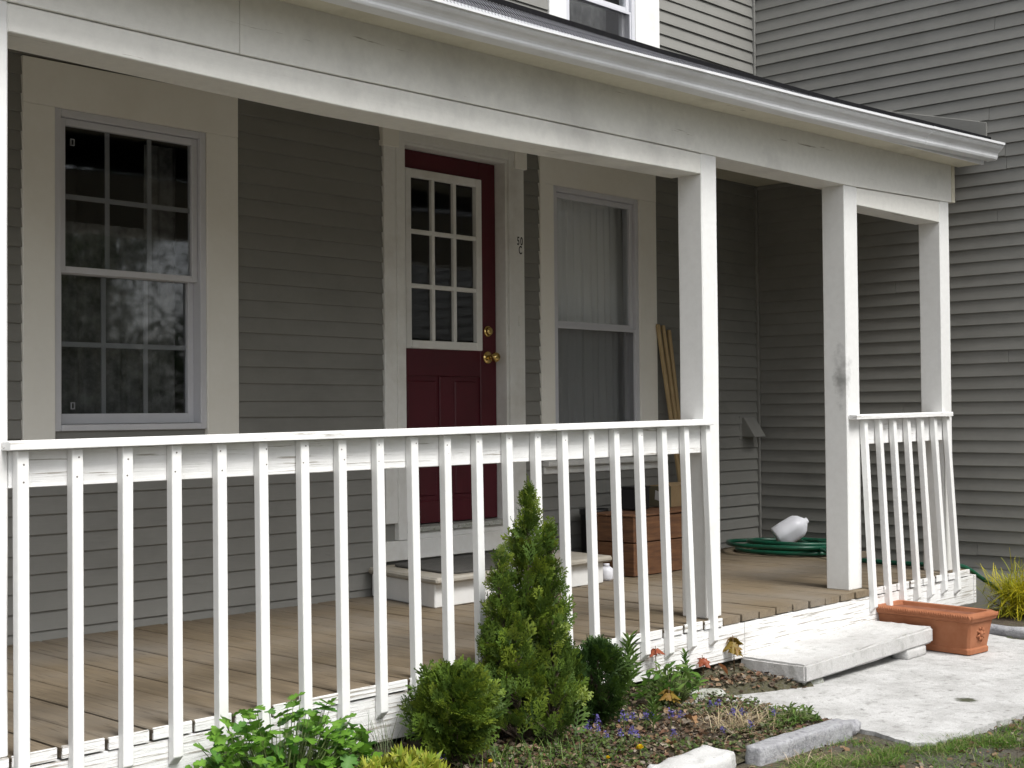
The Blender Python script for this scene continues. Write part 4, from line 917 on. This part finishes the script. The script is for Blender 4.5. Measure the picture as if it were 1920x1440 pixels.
def blades(n, xf, lenr, wid, cols, droop=.35, lean=.5):
    V = np.zeros((n, 8, 3)); base = xf(n); ln = rs.uniform(lenr[0], lenr[1], n); a = rs.uniform(0, 2*np.pi, n); le = np.abs(rs.normal(0, lean, n)); col = np.array(cols)[rs.randint(0, len(cols), n)]*rs.uniform(.7, 1.2, (n, 1))
    d = np.stack([np.cos(a), np.sin(a), np.zeros(n)], 1); s = np.stack([-np.sin(a), np.cos(a), np.zeros(n)], 1)
    for k in range(4):
        t = k/3; p = base+d*(ln*(le*t+droop*t*t))[:, None]+np.array([0, 0, 1.])*(ln*t*np.maximum(.1, (1-.35*t*droop*2-.3*le)))[:, None]; wv = s*(wid*(1-.85*t))
        V[:, 2*k] = p-wv; V[:, 2*k+1] = p+wv
    tf = np.array([(0, 1, 3, 2), (2, 3, 5, 4), (4, 5, 7, 6)]); F = tf[None]+(np.arange(n)*8)[:, None, None]
    return V.reshape(-1, 3), F.reshape(-1, 4), np.repeat(col[:, None], 8, 1).reshape(-1, 3)
def area(x0, x1, y0, y1, z, patch=0):
    def f(n):
        X = rs.uniform(x0, x1, n*4); Y = rs.uniform(y0, y1, n*4)
        if patch:
            m = np.sin(X*7+1)*np.cos(Y*8)+.6*np.sin(X*17+Y*13)+.3*np.sin(X*31-Y*23) > patch-1; X, Y = X[m], Y[m]
        X, Y = X[:n], Y[:n]
        if len(X) < n: X = np.resize(X, n); Y = np.resize(Y, n)
        return np.stack([X, Y, z(X, Y) if callable(z) else np.full(n, z)], 1)
    return f
GC = [(.075, .15, .022), (.10, .19, .025), (.055, .12, .02), (.15, .20, .05), (.25, .22, .11)]
bz = lambda X, Y: np.array([bedz(a, b2) for a, b2 in zip(X, Y)])
G1 = cat([blades(260, area(2.35, 2.95, -.55, -.28, bz), (.05, .13), .0022, GC[:4]), blades(50, area(2.17, 2.27, -.16, -.08, bz), (.12, .28), .002, [(.10, .15, .06), (.13, .17, .08), (.20, .20, .12)], .15, .22), blades(16, area(1.1, 1.35, -.2, -.1, bz), (.10, .22), .002, GC), blades(120, area(2.3, 3.1, -.78, -.5, bz), (.03, .09), .002, GC)])
stuff(tag(link('bed_grass', npmesh('bed_grass', *G1), 'leaf'), 'long thin grass blades growing among the bed shrubs', 'grass'))
def lawnxy(n):
    b_ = area(2.4, 5.2, -2.6, -.93, PZ-.022, .62)(n*3)
    m = ~((b_[:, 0] > 3.85) & (b_[:, 1] > -1.30)); b_ = b_[m][:n]; return np.resize(b_, (n, 3)) if len(b_) < n else b_
GL = [(.10, .20, .025), (.13, .25, .03), (.075, .16, .022), (.17, .24, .05), (.26, .24, .12)]
def nearxy(n):                                   # thicker tufts in front of the edging stone and along the path end
    t = rs.uniform(0, 1, n); return np.stack([3.2+1.0*t+rs.normal(0, .04, n), -1.03-.34*t+rs.normal(0, .035, n)-.04*np.sin(t*21), np.full(n, PZ-.022)], 1)
G2 = cat([blades(26000, lawnxy, (.014, .055), .0018, GL, .5, .8), blades(5000, nearxy, (.02, .06), .0018, GL, .5, .8), blades(500, area(6.6, 7.3, -1.2, -.3, -.285), (.012, .04), .0016, GC, .5, .9), blades(700, area(6.33, 6.50, -1.2, -.25, PZ-.02), (.01, .035), .0016, GC, .5, .9)])
stuff(tag(link('lawn_grass', npmesh('lawn_grass', *G2), 'leaf'), 'sparse patchy green grass in front of the path', 'grass'))
# small green ground-cover leaves between the litter
n = 6000; x = rs.uniform(2.4, 4.0, n); y = rs.uniform(-.82, -.18, n); m_ = (np.sin(x*6)*np.cos(y*9+1)+.5*np.sin(x*19+y*15) > -.25); x, y = x[m_], y[m_]; n = len(x)
pos = np.stack([x, y, bz(x, y)+rs.uniform(.004, .03, n)], 1); pal2 = np.array([(.07, .11, .025), (.10, .15, .035), (.05, .085, .022), (.14, .16, .06), (.09, .09, .05)])
L2 = scatter(np.array([(-.35, 0, 0), (.35, 0, 0), (.4, .6, .1), (-.4, .6, .1), (0, 1, .05), (0, 1, .05)])-np.array([0, .5, 0]), np.array([(0, 1, 2, 3), (3, 2, 4, 5)]), pos, np.stack([rs.normal(0, .5, n), rs.normal(-.2, .5, n), np.ones(n)], 1), rs.uniform(0, 6.28, n), rs.uniform(.006, .017, n), pal2[rs.randint(0, 5, n)]*rs.uniform(.7, 1.2, (n, 1)))
stuff(tag(link('ground_cover', npmesh('ground_cover', *L2), 'leaf'), 'small olive-green ground cover leaves spread through the bed', 'ground cover'))
# straw clump
G3 = blades(260, lambda n: np.stack([rs.normal(3.62, .07, n), rs.normal(-.60, .05, n), np.full(n, -.285)], 1), (.05, .15), .0016, [(.42, .34, .21), (.34, .26, .15), (.50, .42, .28)], .6, .9)
stuff(tag(link('straw_clump', npmesh('straw_clump', *G3), 'dry'), 'tuft of pale dry straw in the flower bed near the path', 'straw'))
G4 = blades(160, lambda n: np.stack([rs.normal(3.42, .07, n), rs.normal(-1.03, .05, n), np.full(n, -.325)], 1), (.04, .12), .0016, [(.36, .28, .18), (.28, .20, .13), (.44, .36, .25)], .8, 1.1)
stuff(tag(link('straw_clump', npmesh('straw_clump', *G4), 'dry'), 'flattened dry grass clump in front of the granite edging stone', 'straw'))
def deadleaf(loc, size, me, rot, label):
    m2 = me.copy(); o = link('dead_leaf', m2, None); m2.materials.clear(); m2.materials.append(MATS['dry']); o.location = loc; o.rotation_euler = rot; o.scale = (size,)*3; tag(o, label, 'leaf')
DLF = leafmesh('dead_leaf', MAPLE, .5, ((.24, .13, .06), (.30, .18, .09))); DLO = leafmesh('dead_leaf', OVAL, .5, ((.42, .17, .07), (.48, .22, .10)))
deadleaf((3.50, 1.34, .006), .06, DLF, (.9, .2, .4), 'curled brown dead leaf on the porch floor by the door step')
deadleaf((4.22, -.13, -.232), .07, DLO, (.9, .2, .8), 'large orange dead leaf on the mulch near the concrete step')
deadleaf((3.46, -.50, -.262), .06, DLF, (.5, .3, .2), 'pinkish brown dead leaf in the middle of the bed')
deadleaf((3.20, -.60, -.280), .055, DLF, (.15, .1, 1.2), 'flat brown dead leaf among the violet flowers')
# ---------------------------------------------------------------- trees across the yard (seen in the window reflections)
def treemesh(seed, h, rad):
    r_ = np.random.RandomState(seed); n = 26000; P = []; br = MB()
    br.tube([(0, 0, -.3), (.05, .02, h*.3), (-.04, .05, h*.6), (.02, 0, h*.9)], [.20, .15, .10, .03], 9); cl = []
    for k in range(26):
        a = r_.uniform(0, 6.28); t = r_.uniform(.10, 1); rr_ = rad*math.sin(min(1, t*1.15)*2.6)**.7*r_.uniform(.35, 1) if t < .95 else rad*.2
        c = np.array([rr_*np.cos(a), rr_*np.sin(a), h*t]); cl.append((c, r_.uniform(.45, .95)*rad*.42)); br.tube([(0, 0, max(.8, h*t-rr_*.7)), tuple(c*[.5, .5, 1]-[0, 0, rr_*.18]), tuple(c)], [.05, .03, .012], 5)
    per = n//len(cl)
    for c, s in cl: P.append(c+r_.normal(0, 1, (per, 3))*s*np.array([.62, .62, .5]))
    P = np.concatenate(P); n = len(P); pal_ = np.array([(.045, .095, .018), (.065, .125, .02), (.09, .15, .025), (.035, .075, .018)])
    V, F, C = scatter(np.array([(-.5, -.4, 0), (.5, -.4, .1), (.4, .6, 0), (-.4, .6, .12)]), np.array([(0, 1, 2, 3)]), P, r_.normal(0, 1, (n, 3)), r_.uniform(0, 6.28, n), r_.uniform(.03, .085, n), pal_[r_.randint(0, 4, n)]*r_.uniform(.7, 1.2, (n, 1)))
    return npmesh('crown', V, F, C), br.mesh('trunk', smooth=True)
TM = [treemesh(1, 7.5, 2.6), treemesh(2, 6.5, 2.9)]
for a, b2 in TM: a.materials.append(MATS['leaf']); b2.materials.append(MATS['trunk_bark'])
for k, (x, y, s) in enumerate(((9.6, -17, 1.3), (3.6, -11.5, .9), (5.0, -8.5, .8), (7.2, -10.5, 1.0), (10.0, -11.5, 1.1), (13.0, -8.5, 1.0), (16.5, -12.5, 1.2), (19.5, -8.0, 1.1), (22, -14.5, 1.3))):
    e = placed('yard_tree', (x, y, -.33), 'leafy green tree across the yard, seen only mirrored in the window panes', 'tree', 'trees mirrored in the windows', k*1.3); e.scale = (s,)*3
    for nm, me in zip(('crown', 'trunk'), TM[k % 2]):
        o = bpy.data.objects.new(nm, me); COL.objects.link(o); o.parent = e
# ---------------------------------------------------------------- fix parenting of wall boards and sub-parts built in world coordinates
bpy.context.view_layer.update()
